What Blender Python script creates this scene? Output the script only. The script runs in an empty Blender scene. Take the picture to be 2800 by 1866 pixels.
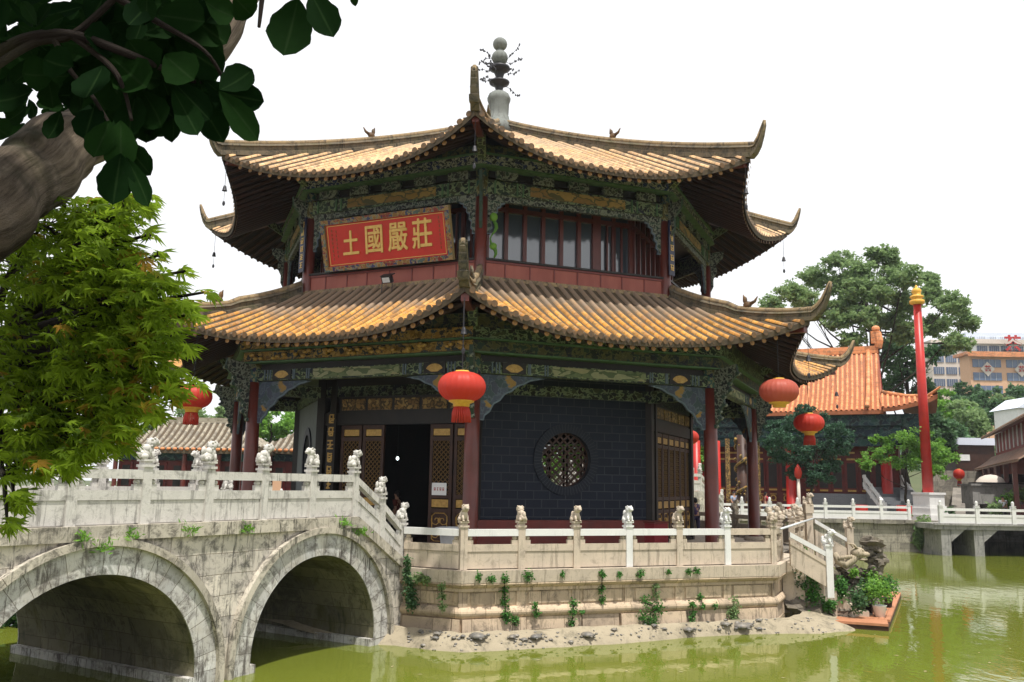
import bpy, math, random
from mathutils import Vector, Matrix, noise
R_=math.radians; sin,cos,pi=math.sin,math.cos,math.pi
random.seed(7)
S=bpy.context.scene; COL=S.collection
# ---------------------------------------------------------------- camera
EYE=4.0; PITCH=9.231; ROLL=0.979; FPX=2390.3
cd=bpy.data.cameras.new("camera"); cam=bpy.data.objects.new("camera",cd); COL.objects.link(cam)
cd.sensor_width=36; cd.lens=36*FPX/2800; cd.clip_end=3000; cd.clip_start=.05
cam.matrix_world=Matrix.Translation((0,0,EYE))@Matrix.Rotation(R_(90+PITCH),4,'X')@Matrix.Rotation(R_(ROLL),4,'Z')
cd.dof.use_dof=False
S.camera=cam
# ---------------------------------------------------------------- light
SUN_EL,SUN_AZ=70,158     # azimuth clockwise from +Y
W=bpy.data.worlds.new("World"); S.world=W; W.use_nodes=True
nt=W.node_tree; nt.nodes.clear()
sky=nt.nodes.new('ShaderNodeTexSky'); sky.sky_type='NISHITA'; sky.sun_disc=False
sky.sun_elevation=R_(SUN_EL); sky.sun_rotation=R_(SUN_AZ); sky.dust_density=3
mx=nt.nodes.new('ShaderNodeMix'); mx.data_type='RGBA'; mx.inputs[0].default_value=.9; mx.inputs[7].default_value=(11.3,11.35,11.5,1)
bg=nt.nodes.new('ShaderNodeBackground'); bg.inputs[1].default_value=.1
wo=nt.nodes.new('ShaderNodeOutputWorld')
nt.links.new(sky.outputs[0],mx.inputs[6]); nt.links.new(mx.outputs[2],bg.inputs[0]); nt.links.new(bg.outputs[0],wo.inputs[0])
sl=bpy.data.lights.new("sun",'SUN'); sl.energy=5.0; sl.angle=R_(1.2); sl.color=(1,.96,.88)
so=bpy.data.objects.new("sun",sl); COL.objects.link(so); so.location=(10,-10,60)
so.rotation_euler=Vector((sin(R_(SUN_AZ))*cos(R_(SUN_EL)),cos(R_(SUN_AZ))*cos(R_(SUN_EL)),sin(R_(SUN_EL)))).to_track_quat('Z','Y').to_euler()
vs=S.view_settings; vs.view_transform='Standard'; vs.look='None'; vs.exposure=.10; vs.gamma=1
S.cycles.max_bounces=7; S.cycles.transparent_max_bounces=6
# ---------------------------------------------------------------- helpers
def at(u,v,Y):
    q=R_(ROLL);p=R_(PITCH);du,dv=u-1400,v-933
    x=(du*cos(q)+dv*sin(q))/FPX; y=-(-du*sin(q)+dv*cos(q))/FPX
    f=Y/(cos(p)-y*sin(p)); return Vector((x*f,Y,EYE+(sin(p)+y*cos(p))*f))
LOC={}
def rootloc(o):
    while o is not None:
        if o.name in LOC: return LOC[o.name]
        o=o.parent
    return Vector((0,0,0))
def tag(o,label=None,cat=None,group=None,kind=None):
    if label:o['label']=label
    if cat:o['category']=cat
    if group:o['group']=group
    if kind:o['kind']=kind
    return o
def thing(name,label,cat,loc=(0,0,0),group=None):
    o=bpy.data.objects.new(name,None); COL.objects.link(o); o.location=loc; o.empty_display_size=.2; LOC[o.name]=Vector(loc)
    return tag(o,label,cat,group)
class MB:
    def __init__(s): s.v=[];s.f=[];s.uv=[];s.mi=[]
    def face(s,pts,uv=None,m=0):
        n=len(s.v); s.v.extend([tuple(p) for p in pts]); s.f.append(tuple(range(n,n+len(pts))))
        s.uv.append(uv or [(0,0)]*len(pts)); s.mi.append(m)
    def grid(s,P,uvf=None,m=0,closed=False):
        n=len(s.v); a=len(P);b=len(P[0])
        for r in P: s.v.extend([tuple(p) for p in r])
        for i in range(a-1):
            for j in range(b-1 if not closed else b):
                k=(j+1)%b
                s.f.append((n+i*b+j,n+i*b+k,n+(i+1)*b+k,n+(i+1)*b+j))
                s.uv.append([uvf(i,j),uvf(i,j+1),uvf(i+1,j+1),uvf(i+1,j)] if uvf else [(j/b,i/a),((j+1)/b,i/a),((j+1)/b,(i+1)/a),(j/b,(i+1)/a)]); s.mi.append(m)
    def hexa(s,c,m=0,uv0=(0,0)):
        # c: 8 corners, bottom 0-3 ccw, top 4-7
        c=[Vector(p) for p in c]
        for q in ((0,3,2,1),(4,5,6,7),(0,1,5,4),(1,2,6,5),(2,3,7,6),(3,0,4,7)):
            P=[c[i] for i in q]; L=(P[1]-P[0]).length; H=(P[3]-P[0]).length
            u,v=uv0; s.face(P,[(u,v),(u+L,v),(u+L,v+H),(u,v+H)],m)
    def box(s,c,d,rz=0,m=0,uv0=(0,0),rot=None):
        x,y,z=d[0]/2,d[1]/2,d[2]/2; M=rot if rot else Matrix.Rotation(rz,3,'Z'); c=Vector(c)
        s.hexa([c+M@Vector(p) for p in ((-x,-y,-z),(x,-y,-z),(x,y,-z),(-x,y,-z),(-x,-y,z),(x,-y,z),(x,y,z),(-x,y,z))],m,uv0)
    def tube(s,path,rad,n=8,cap=True,m=0,up=None,half=False):
        P=[Vector(p) for p in path]; rr=rad if isinstance(rad,(list,tuple)) else [rad]*len(P)
        rings=[];x=None;L=0;Ls=[0]
        for i,p in enumerate(P):
            t=(P[min(i+1,len(P)-1)]-P[max(i-1,0)]).normalized()
            if x is None: x=t.cross(Vector((0,0,1)) if abs(t.z)<.95 else Vector((1,0,0))).normalized()
            x=(x-t*x.dot(t)).normalized(); y=t.cross(x)
            rings.append([p+(x*cos(2*pi*k/n)+y*sin(2*pi*k/n))*rr[i] for k in range(n)])
            if i: Ls.append(Ls[-1]+(P[i]-P[i-1]).length)
        s.grid(rings,lambda i,j:(j/n*2*pi*max(rr),Ls[min(i,len(Ls)-1)]),m,closed=True)
        if cap:
            s.face(rings[0],None,m); s.face(rings[-1][::-1],None,m)
    def lathe(s,prof,c=(0,0,0),n=16,m=0,wob=None,rot=None,sc=(1,1)):
        c=Vector(c);R=[]
        for r,z in prof:
            row=[]
            for k in range(n):
                a=2*pi*k/n; q=r*(1+(wob(a) if wob else 0)); p=Vector((q*cos(a)*sc[0],q*sin(a)*sc[1],z))
                row.append(c+(rot@p if rot else p))
            R.append(row)
        s.grid(R,lambda i,j:(j/n,prof[min(i,len(prof)-1)][1]),m,closed=True)
    def ball(s,c,r,n=10,m=0,rot=None):
        if not isinstance(r,(tuple,list)): r=(r,r,r)
        c=Vector(c);R=[]
        for i in range(n//2+2):
            t=pi*i/(n//2+1); R.append([c+((rot@Vector((r[0]*sin(t)*cos(2*pi*k/n),r[1]*sin(t)*sin(2*pi*k/n),-r[2]*cos(t)))) if rot else Vector((r[0]*sin(t)*cos(2*pi*k/n),r[1]*sin(t)*sin(2*pi*k/n),-r[2]*cos(t)))) for k in range(n)])
        s.grid(R,None,m,closed=True)
    def build(s,name,mat,parent=None,smooth=False,local=False,recalc=True):
        me=bpy.data.meshes.new(name); o=rootloc(parent) if (parent and not local) else Vector((0,0,0))
        me.from_pydata([(a-o.x,b-o.y,c-o.z) for a,b,c in s.v],[],s.f)
        ul=me.uv_layers.new(name='UVMap'); flat=[]
        for q in s.uv:
            for a,b in q: flat+=[a,b]
        ul.data.foreach_set('uv',flat)
        for mm in (mat if isinstance(mat,(list,tuple)) else [mat]): me.materials.append(mm)
        if any(s.mi): me.polygons.foreach_set('material_index',s.mi)
        if smooth: me.polygons.foreach_set('use_smooth',[True]*len(s.f))
        if recalc:
            import bmesh
            b=bmesh.new(); b.from_mesh(me); bmesh.ops.remove_doubles(b,verts=b.verts,dist=1e-5); bmesh.ops.recalc_face_normals(b,faces=b.faces); b.to_mesh(me); b.free()
        me.update()
        ob=bpy.data.objects.new(name,me); COL.objects.link(ob)
        if parent: ob.parent=parent
        return ob
def single(mb,name,mat,label,cat,group=None,smooth=False,kind=None,recalc=True):
    o=mb.build(name,mat,None,smooth,recalc=recalc); return tag(o,label,cat,group,kind)
def copy_tree(o,loc=None,rz=None,parent=None,top=True,scale=None):
    c=o.copy(); COL.objects.link(c)
    if parent is not None: c.parent=parent
    if top and loc is not None: c.location=loc; LOC[c.name]=Vector(loc)
    if top and rz is not None: c.rotation_euler=(0,0,rz)
    if top and scale is not None: c.scale=(scale,)*3
    for ch in [x for x in o.children]: copy_tree(ch,parent=c,top=False)
    return c
# ---------------------------------------------------------------- materials
class NT:
    def __init__(s,name):
        s.m=bpy.data.materials.new(name); s.m.use_nodes=True; s.t=s.m.node_tree; s.b=s.t.nodes['Principled BSDF']
    def n(s,k,**kw):
        x=s.t.nodes.new('ShaderNode'+k)
        for a,v in kw.items():
            if a.startswith('i_'):
                key=a[2:]; key=int(key) if key.isdigit() else key
                x.inputs[key].default_value=v
            else: setattr(x,a,v)
        return x
    def l(s,a,b): s.t.links.new(a,b)
    def ramp(s,src,stops,interp='LINEAR'):
        r=s.n('ValToRGB'); r.color_ramp.interpolation=interp
        e=r.color_ramp.elements
        while len(e)<len(stops): e.new(1)
        for i,(p,c) in enumerate(stops):
            e[i].position=p; e[i].color=c if len(c)==4 else (*c,1)
        s.l(src,r.inputs[0]); return r.outputs[0]
    def mix(s,f,a,b,t='MIX'):
        x=s.n('Mix',data_type='RGBA',blend_type=t)
        for i,q in ((0,f),(6,a),(7,b)):
            if hasattr(q,'links'): s.l(q,x.inputs[i])
            else: x.inputs[i].default_value=q if i==0 else (*q,1)
        return x.outputs[2]
    def math(s,op,a,b=0.5,c=None):
        x=s.n('Math',operation=op)
        for i,q in enumerate((a,b,c)):
            if q is None: continue
            if hasattr(q,'links'): s.l(q,x.inputs[i])
            else: x.inputs[i].default_value=q
        return x.outputs[0]
    def pos(s,sc=(1,1,1)):
        g=s.n('NewGeometry'); m=s.n('Mapping'); m.inputs['Scale'].default_value=sc; s.l(g.outputs['Position'],m.inputs[0]); return m.outputs[0]
    def uv(s,sc=(1,1,1)):
        g=s.n('UVMap'); m=s.n('Mapping'); m.inputs['Scale'].default_value=sc; s.l(g.outputs[0],m.inputs[0]); return m.outputs[0]
    def noise(s,vec,scale,det=4,rough=.6,dist=0):
        x=s.n('TexNoise'); s.l(vec,x.inputs['Vector']); x.inputs['Scale'].default_value=scale; x.inputs['Detail'].default_value=det; x.inputs['Roughness'].default_value=rough; x.inputs['Distortion'].default_value=dist; return x.outputs['Fac']
    def bump(s,h,st=.3,d=.02):
        x=s.n('Bump'); x.inputs['Strength'].default_value=st; x.inputs['Distance'].default_value=d; s.l(h,x.inputs['Height']); s.l(x.outputs[0],s.b.inputs['Normal']); return x
    def col(s,c,rough=.7,spec=.3,metal=0):
        if hasattr(c,'links'): s.l(c,s.b.inputs['Base Color'])
        else: s.b.inputs['Base Color'].default_value=(*c,1)
        s.b.inputs['Roughness'].default_value=rough; s.b.inputs['Specular IOR Level'].default_value=spec; s.b.inputs['Metallic'].default_value=metal
        return s.m
def plain(name,a,b=None,scale=3,rough=.6,spec=.3,metal=0,bump=0,bs=40,stretch=(1,1,1)):
    t=NT(name); b=b or tuple(x*.7 for x in a)
    f=t.noise(t.pos(stretch),scale,5,.65)
    c=t.mix(t.ramp(f,[(.35,(0,0,0)),(.65,(1,1,1))]),a,b)
    if bump: t.bump(t.noise(t.pos(),bs,4),bump,.01)
    return t.col(c,rough,spec,metal)
def stone(name,a,b,dark,amt=.5,scale=2.2,streak=True,bump=.35,green=0,joints=None,per=.35,mossc=(.10,.10,.035)):
    """weathered stone: tone variation, dark lichen blotches, vertical streaks; joints=(w,h) courses on the UV in metres"""
    t=NT(name); P=t.pos()
    c=t.mix(t.ramp(t.noise(P,scale*.6,5),[(.3,(0,0,0)),(.7,(1,1,1))]),a,b)
    fine=t.noise(P,28,5,.7); c=t.mix(t.math('MULTIPLY',fine,.55),c,tuple(x*.62 for x in a))
    hgt=fine
    if joints:
        br=t.n('TexBrick'); br.offset=.5; br.squash=1
        nz=t.n('TexNoise'); t.l(t.uv(),nz.inputs['Vector']); nz.inputs['Scale'].default_value=1.3
        vm=t.n('VectorMath',operation='MULTIPLY_ADD'); t.l(nz.outputs['Color'],vm.inputs[0]); vm.inputs[1].default_value=(.05,.05,0); t.l(t.uv(),vm.inputs[2])
        t.l(vm.outputs[0],br.inputs['Vector']); br.inputs['Scale'].default_value=1
        br.inputs['Brick Width'].default_value=joints[0]; br.inputs['Row Height'].default_value=joints[1]; br.inputs['Mortar Size'].default_value=.007; br.inputs['Mortar Smooth'].default_value=.3
        br.inputs['Color1'].default_value=(1.12,1.1,1.06,1); br.inputs['Color2'].default_value=(1-per,1-per*1.02,1-per*1.05,1); br.inputs['Mortar'].default_value=(.30,.27,.23,1)
        c=t.mix(1.0,c,br.outputs['Color'],'MULTIPLY')
        hgt=t.math('SUBTRACT',t.math('MULTIPLY',fine,.4),br.outputs['Fac'])
    f1=t.noise(P,scale,9,.8,.5)
    m1=t.ramp(f1,[(.575-.12*amt,(0,0,0)),(.68-.1*amt,(1,1,1))])
    c=t.mix(t.math('MULTIPLY',m1,amt),c,dark)
    if streak:
        f2=t.noise(t.pos((5.5,5.5,.42)),1.6,7,.78)
        m2=t.ramp(f2,[(.53,(0,0,0)),(.585,(1,1,1))])
        br2=t.ramp(t.noise(P,.7,3),[(.40,(0,0,0)),(.54,(1,1,1))])
        c=t.mix(t.math('MULTIPLY',t.math('MULTIPLY',m2,br2),amt*1.1),c,tuple(x*.8 for x in dark))
    if green:
        f3=t.ramp(t.noise(P,1.4,4),[(.5,(0,0,0)),(.66,(1,1,1))]); c=t.mix(t.math('MULTIPLY',f3,green),c,mossc)
    if bump: t.bump(hgt,bump,.02)
    return t.col(c,.85,.2)
def painted(name,cols,sx,sy,line=(.5,.3,.07),lw=.10,dist=2.0,glow=None,linemix=.85):
    """carved and painted timber: small irregular cells of palette colours with light outlines"""
    t=NT(name); U=t.uv((sx,sy,1))
    nz=t.n('TexNoise'); t.l(U,nz.inputs['Vector']); nz.inputs['Scale'].default_value=1.1; nz.inputs['Detail'].default_value=2
    vm=t.n('VectorMath',operation='MULTIPLY_ADD'); t.l(nz.outputs['Color'],vm.inputs[0]); vm.inputs[1].default_value=(dist,dist,0); t.l(U,vm.inputs[2])
    v=t.n('TexVoronoi'); t.l(vm.outputs[0],v.inputs['Vector']); v.inputs['Scale'].default_value=1
    e=t.n('TexVoronoi',feature='DISTANCE_TO_EDGE'); t.l(vm.outputs[0],e.inputs['Vector']); e.inputs['Scale'].default_value=1
    sep=t.n('SeparateColor'); t.l(v.outputs['Color'],sep.inputs[0])
    n=len(cols); c=t.ramp(sep.outputs[0],[(i/n,k) for i,k in enumerate(cols)],'CONSTANT')
    ln=t.math('LESS_THAN',e.outputs['Distance'],lw)
    pick=t.math('MULTIPLY',ln,t.math('GREATER_THAN',t.noise(U,.9,2),.44))
    c=t.mix(t.math('MULTIPLY',pick,linemix),c,line)
    c=t.mix(t.math('MULTIPLY',t.noise(t.pos(),9,5),.5),c,(.03,.028,.02))
    t.bump(e.outputs['Distance'],.6,.03)
    return t.col(c,.6,.25)
def tiles(name,c1,c2,c3,lich,top,topv,topw=.8,lam=.35):
    t=NT(name); g=t.n('UVMap'); sp=t.n('SeparateXYZ'); t.l(g.outputs[0],sp.inputs[0])
    u=t.math('FLOOR',sp.outputs[0],0); vv=t.math('MULTIPLY',sp.outputs[1],3.3); vf=t.math('FLOOR',vv,0)
    cb=t.n('CombineXYZ'); t.l(u,cb.inputs[0]); t.l(vf,cb.inputs[1]); wn=t.n('TexWhiteNoise',noise_dimensions='2D'); t.l(cb.outputs[0],wn.inputs['Vector'])
    c=t.ramp(wn.outputs['Value'],[(0,c1),(.45,c2),(.8,c3),(1,tuple(x*.6 for x in c2))])
    cb2=t.n('CombineXYZ'); t.l(u,cb2.inputs[0]); wn2=t.n('TexWhiteNoise',noise_dimensions='2D'); t.l(cb2.outputs[0],wn2.inputs['Vector'])
    f=t.noise(t.pos(),7,6,.75)
    c=t.mix(t.math('MULTIPLY',t.ramp(f,[(.50,(0,0,0)),(.66,(1,1,1))]),lam),c,lich)
    f2=t.noise(t.pos(),3.1,6,.75,.5)
    c=t.mix(t.math('MULTIPLY',t.ramp(f2,[(.50,(0,0,0)),(.62,(1,1,1))]),.6),c,(.12,.09,.055))
    fr=t.math('FRACT',vv,0); jt=t.math('LESS_THAN',fr,.10)
    c=t.mix(t.math('MULTIPLY',jt,.55),c,(.10,.07,.035))
    # lichen and soot on uppermost tiles, plus eave shade painted into the lower roof
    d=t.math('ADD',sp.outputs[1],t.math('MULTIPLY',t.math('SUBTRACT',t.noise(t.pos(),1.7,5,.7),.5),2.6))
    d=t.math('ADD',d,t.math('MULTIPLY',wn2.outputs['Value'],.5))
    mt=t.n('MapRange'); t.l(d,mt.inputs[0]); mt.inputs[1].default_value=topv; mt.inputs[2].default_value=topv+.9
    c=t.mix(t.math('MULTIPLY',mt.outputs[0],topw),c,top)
    t.bump(t.math('ADD',t.math('MULTIPLY',fr,.6),t.math('MULTIPLY',f,.5)),.4,.02)
    return t.col(c,.55,.35)
def brick(name,c1,c2,mort,w,h,ms=.012,rough=.6,spec=.3,bump=.4):
    t=NT(name); br=t.n('TexBrick'); t.l(t.uv(),br.inputs['Vector']); br.inputs['Scale'].default_value=1
    br.inputs['Brick Width'].default_value=w; br.inputs['Row Height'].default_value=h; br.inputs['Mortar Size'].default_value=ms
    for k,c in (('Color1',c1),('Color2',c2),('Mortar',mort)): br.inputs[k].default_value=(*c,1)
    c=t.mix(t.math('MULTIPLY',t.noise(t.pos(),2.5,5,.7),.6),br.outputs['Color'],tuple(x*.55 for x in c1))
    t.bump(t.math('SUBTRACT',t.math('MULTIPLY',t.noise(t.pos(),30,4),.3),br.outputs['Fac']),bump,.015)
    return t.col(c,rough,spec)
def leafmat(name,a,b,tr=.35,third=None,rough=.5,spec=.2,vein=None):
    t=NT(name); g=t.n('UVMap'); sp=t.n('SeparateXYZ'); t.l(g.outputs[0],sp.inputs[0])
    # u carries a random number per leaf
    stops=[(0,a),(1,b)] if not third else [(0,a),(.62,b),(.86,b),(1,third)]
    c=t.ramp(sp.outputs[0],stops)
    if vein:
        c=t.mix(t.ramp(sp.outputs[1],[(.0,(1,1,1)),(.10,(0,0,0))]),c,vein); c=t.mix(t.math('MULTIPLY',t.noise(t.pos(),55,3),.5),c,tuple(x*.5 for x in a))
    t.col(c,rough,spec)
    tl=t.n('BsdfTranslucent'); t.l(t.mix(.6,c,tuple(min(1,x*1.6) for x in b)),tl.inputs[0])
    ms=t.n('MixShader'); ms.inputs[0].default_value=tr; t.l(t.b.outputs[0],ms.inputs[1]); t.l(tl.outputs[0],ms.inputs[2])
    t.l(ms.outputs[0],t.t.nodes['Material Output'].inputs[0]); return t.m
M={}
M['marble']=stone('weathered marble',(.66,.635,.59),(.54,.52,.48),(.10,.095,.085),.5,3.6)
M['beige']=stone('beige stone',(.62,.52,.41),(.50,.425,.345),(.13,.11,.085),.42,3.6)
M['white']=stone('new white marble',(.78,.77,.75),(.68,.68,.67),(.35,.35,.34),.18,2.0,bump=.15)
M['bridge']=stone('bridge masonry',(.72,.665,.59),(.56,.52,.47),(.085,.08,.075),.8,3.4,joints=(1.25,.42),green=.08,per=.25)
M['vouss']=stone('arch stone',(.66,.67,.68),(.50,.47,.42),(.11,.095,.085),.8,3.4,per=.3,joints=(.34,3.0))
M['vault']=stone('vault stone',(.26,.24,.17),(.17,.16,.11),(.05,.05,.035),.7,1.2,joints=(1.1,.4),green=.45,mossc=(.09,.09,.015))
M['ledge']=stone('ledge stone',(.58,.54,.47),(.42,.38,.32),(.085,.078,.065),.8,3.2,joints=(1.5,3.0))
M['wall']=stone('platform stone',(.62,.49,.36),(.47,.37,.28),(.11,.09,.07),.55,3.0,per=.3,joints=(1.3,9.0),green=.06)
M['quay']=stone('quay stone',(.42,.39,.33),(.32,.30,.26),(.10,.09,.08),.7,.8,joints=(1.3,.4))
M['pave']=stone('paving',(.26,.24,.215),(.22,.20,.18),(.12,.11,.10),.3,.7,streak=False,joints=(.8,.8),bump=.15)
M['concrete']=stone('bridge concrete',(.36,.35,.33),(.28,.27,.26),(.10,.10,.10),.6,.9)
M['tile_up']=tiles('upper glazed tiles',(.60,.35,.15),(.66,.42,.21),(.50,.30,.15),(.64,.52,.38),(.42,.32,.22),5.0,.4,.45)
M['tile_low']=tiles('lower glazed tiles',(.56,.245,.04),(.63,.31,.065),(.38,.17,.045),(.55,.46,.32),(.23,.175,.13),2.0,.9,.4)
M['tile_pan']=plain('tile troughs',(.10,.07,.04),(.06,.045,.03),6,.7)
M['tile_end']=plain('tile ends',(.17,.09,.035),(.06,.045,.032),5,.55,bump=.5,bs=60)
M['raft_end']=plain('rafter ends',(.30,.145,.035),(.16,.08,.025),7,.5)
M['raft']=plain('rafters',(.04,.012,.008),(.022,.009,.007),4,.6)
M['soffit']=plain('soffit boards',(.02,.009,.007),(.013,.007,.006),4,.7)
M['ridge']=stone('ridge tiles',(.20,.155,.10),(.12,.105,.08),(.035,.035,.03),.8,3.0,green=.35,bump=.6)
M['ridgecap']=stone('ridge cap tiles',(.36,.26,.14),(.24,.18,.11),(.07,.06,.05),.75,3.0,bump=.4)
M['column']=plain('column lacquer',(.13,.022,.013),(.085,.018,.012),1.6,.38,.5)
M['coltop']=painted('column head paint',[(.02,.03,.08),(.05,.12,.10),(.12,.10,.03),(.02,.05,.05)],9,5,(.3,.28,.14))
M['parapet']=plain('parapet paint',(.30,.085,.06),(.24,.062,.045),1.2,.55,.35,stretch=(2,2,.5))
M['plinth']=plain('plinth paint',(.17,.028,.022),(.11,.022,.018),2.2,.5,.4)
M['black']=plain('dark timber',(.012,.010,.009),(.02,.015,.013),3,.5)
M['dark']=plain('interior dark',(.010,.008,.007),(.006,.006,.006),2,.8)
M['timber']=plain('brown timber',(.06,.025,.015),(.035,.016,.011),3,.5)
M['gold']=plain('gilding',(.50,.31,.08),(.32,.18,.04),12,.42,.5,metal=.25,bump=.6,bs=50)
M['dullgold']=painted('worn gilding',[(.30,.17,.05),(.20,.11,.035),(.38,.24,.08)],7,7,(.03,.02,.012),.12,1.6)
M['brick']=brick('blue brick',(.010,.015,.030),(.007,.0105,.022),(.048,.054,.064),.55,.27,.014,.55,.2)
M['brickring']=brick('ring brick',(.013,.018,.030),(.009,.012,.022),(.06,.066,.076),.15,.6,.010,.55,.2)
M['sidewall']=plain('grey lit wall',(.12,.13,.13),(.09,.10,.10),1.5,.7)  # grazing light on the left side wall painted in as paler grey
M['glass']=NT('window glass').col((.055,.068,.085),.08,1.0); M['glass'].node_tree.nodes['Principled BSDF'].inputs['IOR'].default_value=1.72
M['p_green']=painted('green carved beam',[(.012,.028,.022),(.03,.055,.032),(.010,.016,.032),(.06,.07,.035),(.01,.01,.01)],5.5,7,(.24,.30,.16),.10,1.6)
M['p_blue']=painted('blue carved frieze',[(.012,.022,.11),(.02,.04,.17),(.03,.04,.07),(.012,.012,.04)],6,8,(.46,.46,.38),.11,2.2)
M['p_gold']=painted('gold carved beam',[(.30,.16,.025),(.02,.02,.02),(.03,.05,.07),(.18,.10,.02),(.015,.02,.015)],6,7,(.42,.26,.06),.13,2.2)
M['p_dark']=painted('dark carved beam',[(.012,.02,.018),(.02,.045,.035),(.01,.015,.03),(.09,.08,.03)],6,7,(.17,.16,.06),.08,2.0,linemix=.6)
M['p_fret']=painted('fret carving',[(.02,.025,.03),(.03,.06,.045),(.012,.014,.02),(.06,.065,.05)],8,8,(.26,.28,.22),.12,1.6)
M['p_spand']=painted('bracket paint',[(.055,.075,.12),(.075,.095,.14),(.05,.08,.09),(.06,.07,.11),(.34,.20,.05)],4.2,4.2,(.13,.16,.20),.07,2.0,linemix=.6)
M['p_fade']=painted('faded beam painting',[(.24,.27,.14),(.34,.34,.20),(.15,.19,.09),(.36,.33,.18)],1.6,4,(.06,.10,.04),.06,1.4)
M['p_ochre']=painted('ochre beam painting',[(.40,.25,.07),(.34,.20,.05),(.42,.28,.10),(.30,.17,.05)],1.8,4,(.07,.08,.04),.07,1.6)
M['strip']=plain('green strip',(.10,.19,.09),(.05,.10,.05),5,.6)
M['paleedge']=plain('pale edging',(.13,.17,.21),(.09,.12,.15),8,.6)
M['red']=plain('sign red',(.52,.022,.012),(.42,.018,.010),1.5,.42,.4)
M['frame']=painted('sign frame',[(.04,.05,.15),(.28,.14,.04),(.17,.19,.18),(.24,.03,.03),(.06,.03,.10),(.08,.13,.12)],9,9,(.40,.27,.10),.09,2.2)
M['signgold']=plain('sign gilding',(.74,.50,.16),(.62,.38,.10),8,.45,.4)
M['navy']=plain('navy board',(.015,.018,.06),(.01,.012,.03),3,.4,.4)
def lanternmat(name,a,b):
    t=NT(name); f=t.noise(t.pos(),1.5,3); c=t.mix(f,a,b); t.col(c,.5,.3)
    tl=t.n('BsdfTranslucent'); tl.inputs[0].default_value=(*a,1)
    ms=t.n('MixShader'); ms.inputs[0].default_value=.35; t.l(t.b.outputs[0],ms.inputs[1]); t.l(tl.outputs[0],ms.inputs[2]); t.l(ms.outputs[0],t.t.nodes['Material Output'].inputs[0]); return t.m
M['lantern']=lanternmat('red lantern silk',(.66,.065,.04),(.52,.045,.03))
M['lantern_old']=lanternmat('faded lantern silk',(.58,.14,.09),(.48,.10,.07))
M['lgold']=plain('lantern gold',(.75,.42,.06),(.60,.30,.04),9,.5,.3)
M['finialstone']=stone('finial stone',(.24,.255,.24),(.17,.18,.165),(.10,.10,.09),.5,3)
M['iron']=plain('dark iron',(.022,.020,.026),(.012,.012,.016),6,.5,.4)
M['sand']=stone('pale shore',(.42,.36,.26),(.33,.28,.20),(.14,.125,.09),.7,2.2,streak=False,bump=.9)
M['bark']=NT('bark').m
def barkmat(name,a,b,c3,k=1):
    t=NT(name); P=t.pos((1,1,1)); U=t.uv((4*k,.45*k,1)); f=t.noise(U,4,8,.75,.2)
    c=t.mix(t.ramp(f,[(.40,(0,0,0)),(.60,(1,1,1))]),a,b); c=t.mix(t.ramp(t.noise(P,2.6,4,.6,.5),[(.5,(0,0,0)),(.62,(1,1,1))]),c,c3)
    t.bump(f,1.0,.06); return t.col(c,.85,.2)
M['bark']=barkmat('smooth bark',(.26,.205,.15),(.085,.064,.045),(.045,.04,.018),1.3)
M['bark_dark']=barkmat('dark bark',(.035,.025,.018),(.02,.015,.012),(.04,.035,.02))
M['leaf_big']=leafmat('broad dark leaf',(.0022,.011,.0025),(.009,.030,.005),.13,rough=.8,spec=.03,vein=(.018,.04,.012))
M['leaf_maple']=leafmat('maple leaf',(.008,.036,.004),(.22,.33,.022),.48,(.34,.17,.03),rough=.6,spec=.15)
M['leaf_tree']=leafmat('tree leaf',(.10,.17,.07),(.24,.34,.14),.4)
M['leaf_dark']=leafmat('dark tree leaf',(.035,.085,.035),(.09,.18,.07),.3)
M['leaf_pine']=leafmat('pine needles',(.025,.06,.04),(.06,.14,.075),.2)
M['leaf_bright']=leafmat('bright leaf',(.08,.20,.03),(.20,.38,.06),.3)
M['leaf_vine']=leafmat('vine leaf',(.03,.10,.02),(.09,.24,.05),.3)
M['orange_tile']=tiles('orange glazed tiles',(.66,.235,.085),(.74,.30,.13),(.54,.18,.06),(.78,.46,.28),(.6,.26,.12),40,0,.3)
M['orange_pan']=plain('orange tile troughs',(.34,.11,.045),(.24,.08,.035),5,.6)
M['grey_tile']=tiles('pale clay tiles',(.27,.235,.18),(.34,.30,.23),(.18,.16,.13),(.44,.40,.33),(.3,.28,.2),40,0,.4)
M['brown_tile']=tiles('brown clay tiles',(.26,.13,.08),(.32,.17,.11),(.18,.10,.07),(.30,.24,.18),(.3,.28,.2),40,0,.3)
M['redpaint']=plain('bright red paint',(.46,.020,.013),(.34,.015,.010),1.2,.4,.4)
M['darkred']=plain('dark red boards',(.14,.018,.014),(.08,.014,.011),2,.55)
M['bluegreen']=painted('blue green eaves',[(.006,.045,.06),(.006,.022,.045),(.01,.06,.05),(.006,.01,.02)],2.5,3,(.07,.12,.11),.07,1.4)
M['greybrick']=brick('grey brick',(.20,.21,.23),(.16,.17,.19),(.26,.27,.28),.3,.09,.01)
M['peach']=plain('peach render',(.62,.38,.24),(.56,.34,.21),.4,.8)
M['cream']=plain('cream render',(.62,.55,.48),(.54,.48,.42),.4,.8)
M['pale']=plain('pale blue wall',(.66,.70,.80),(.60,.64,.74),.3,.8)
M['mullion']=plain('grey mullion',(.34,.36,.40),(.28,.30,.34),2,.6)
M['redwall']=plain('red wall paint',(.26,.03,.022),(.18,.022,.018),1.5,.6)
M['crimson']=plain('crimson box',(.20,.012,.02),(.15,.01,.015),2,.5)
M['farglass']=NT('far glass').col((.10,.14,.22),.25,.5)
M['chalk']=plain('white paint',(.78,.78,.76),(.70,.70,.69),2,.5)
M['steel']=plain('white steel',(.62,.64,.66),(.5,.52,.54),4,.35,.5)
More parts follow.
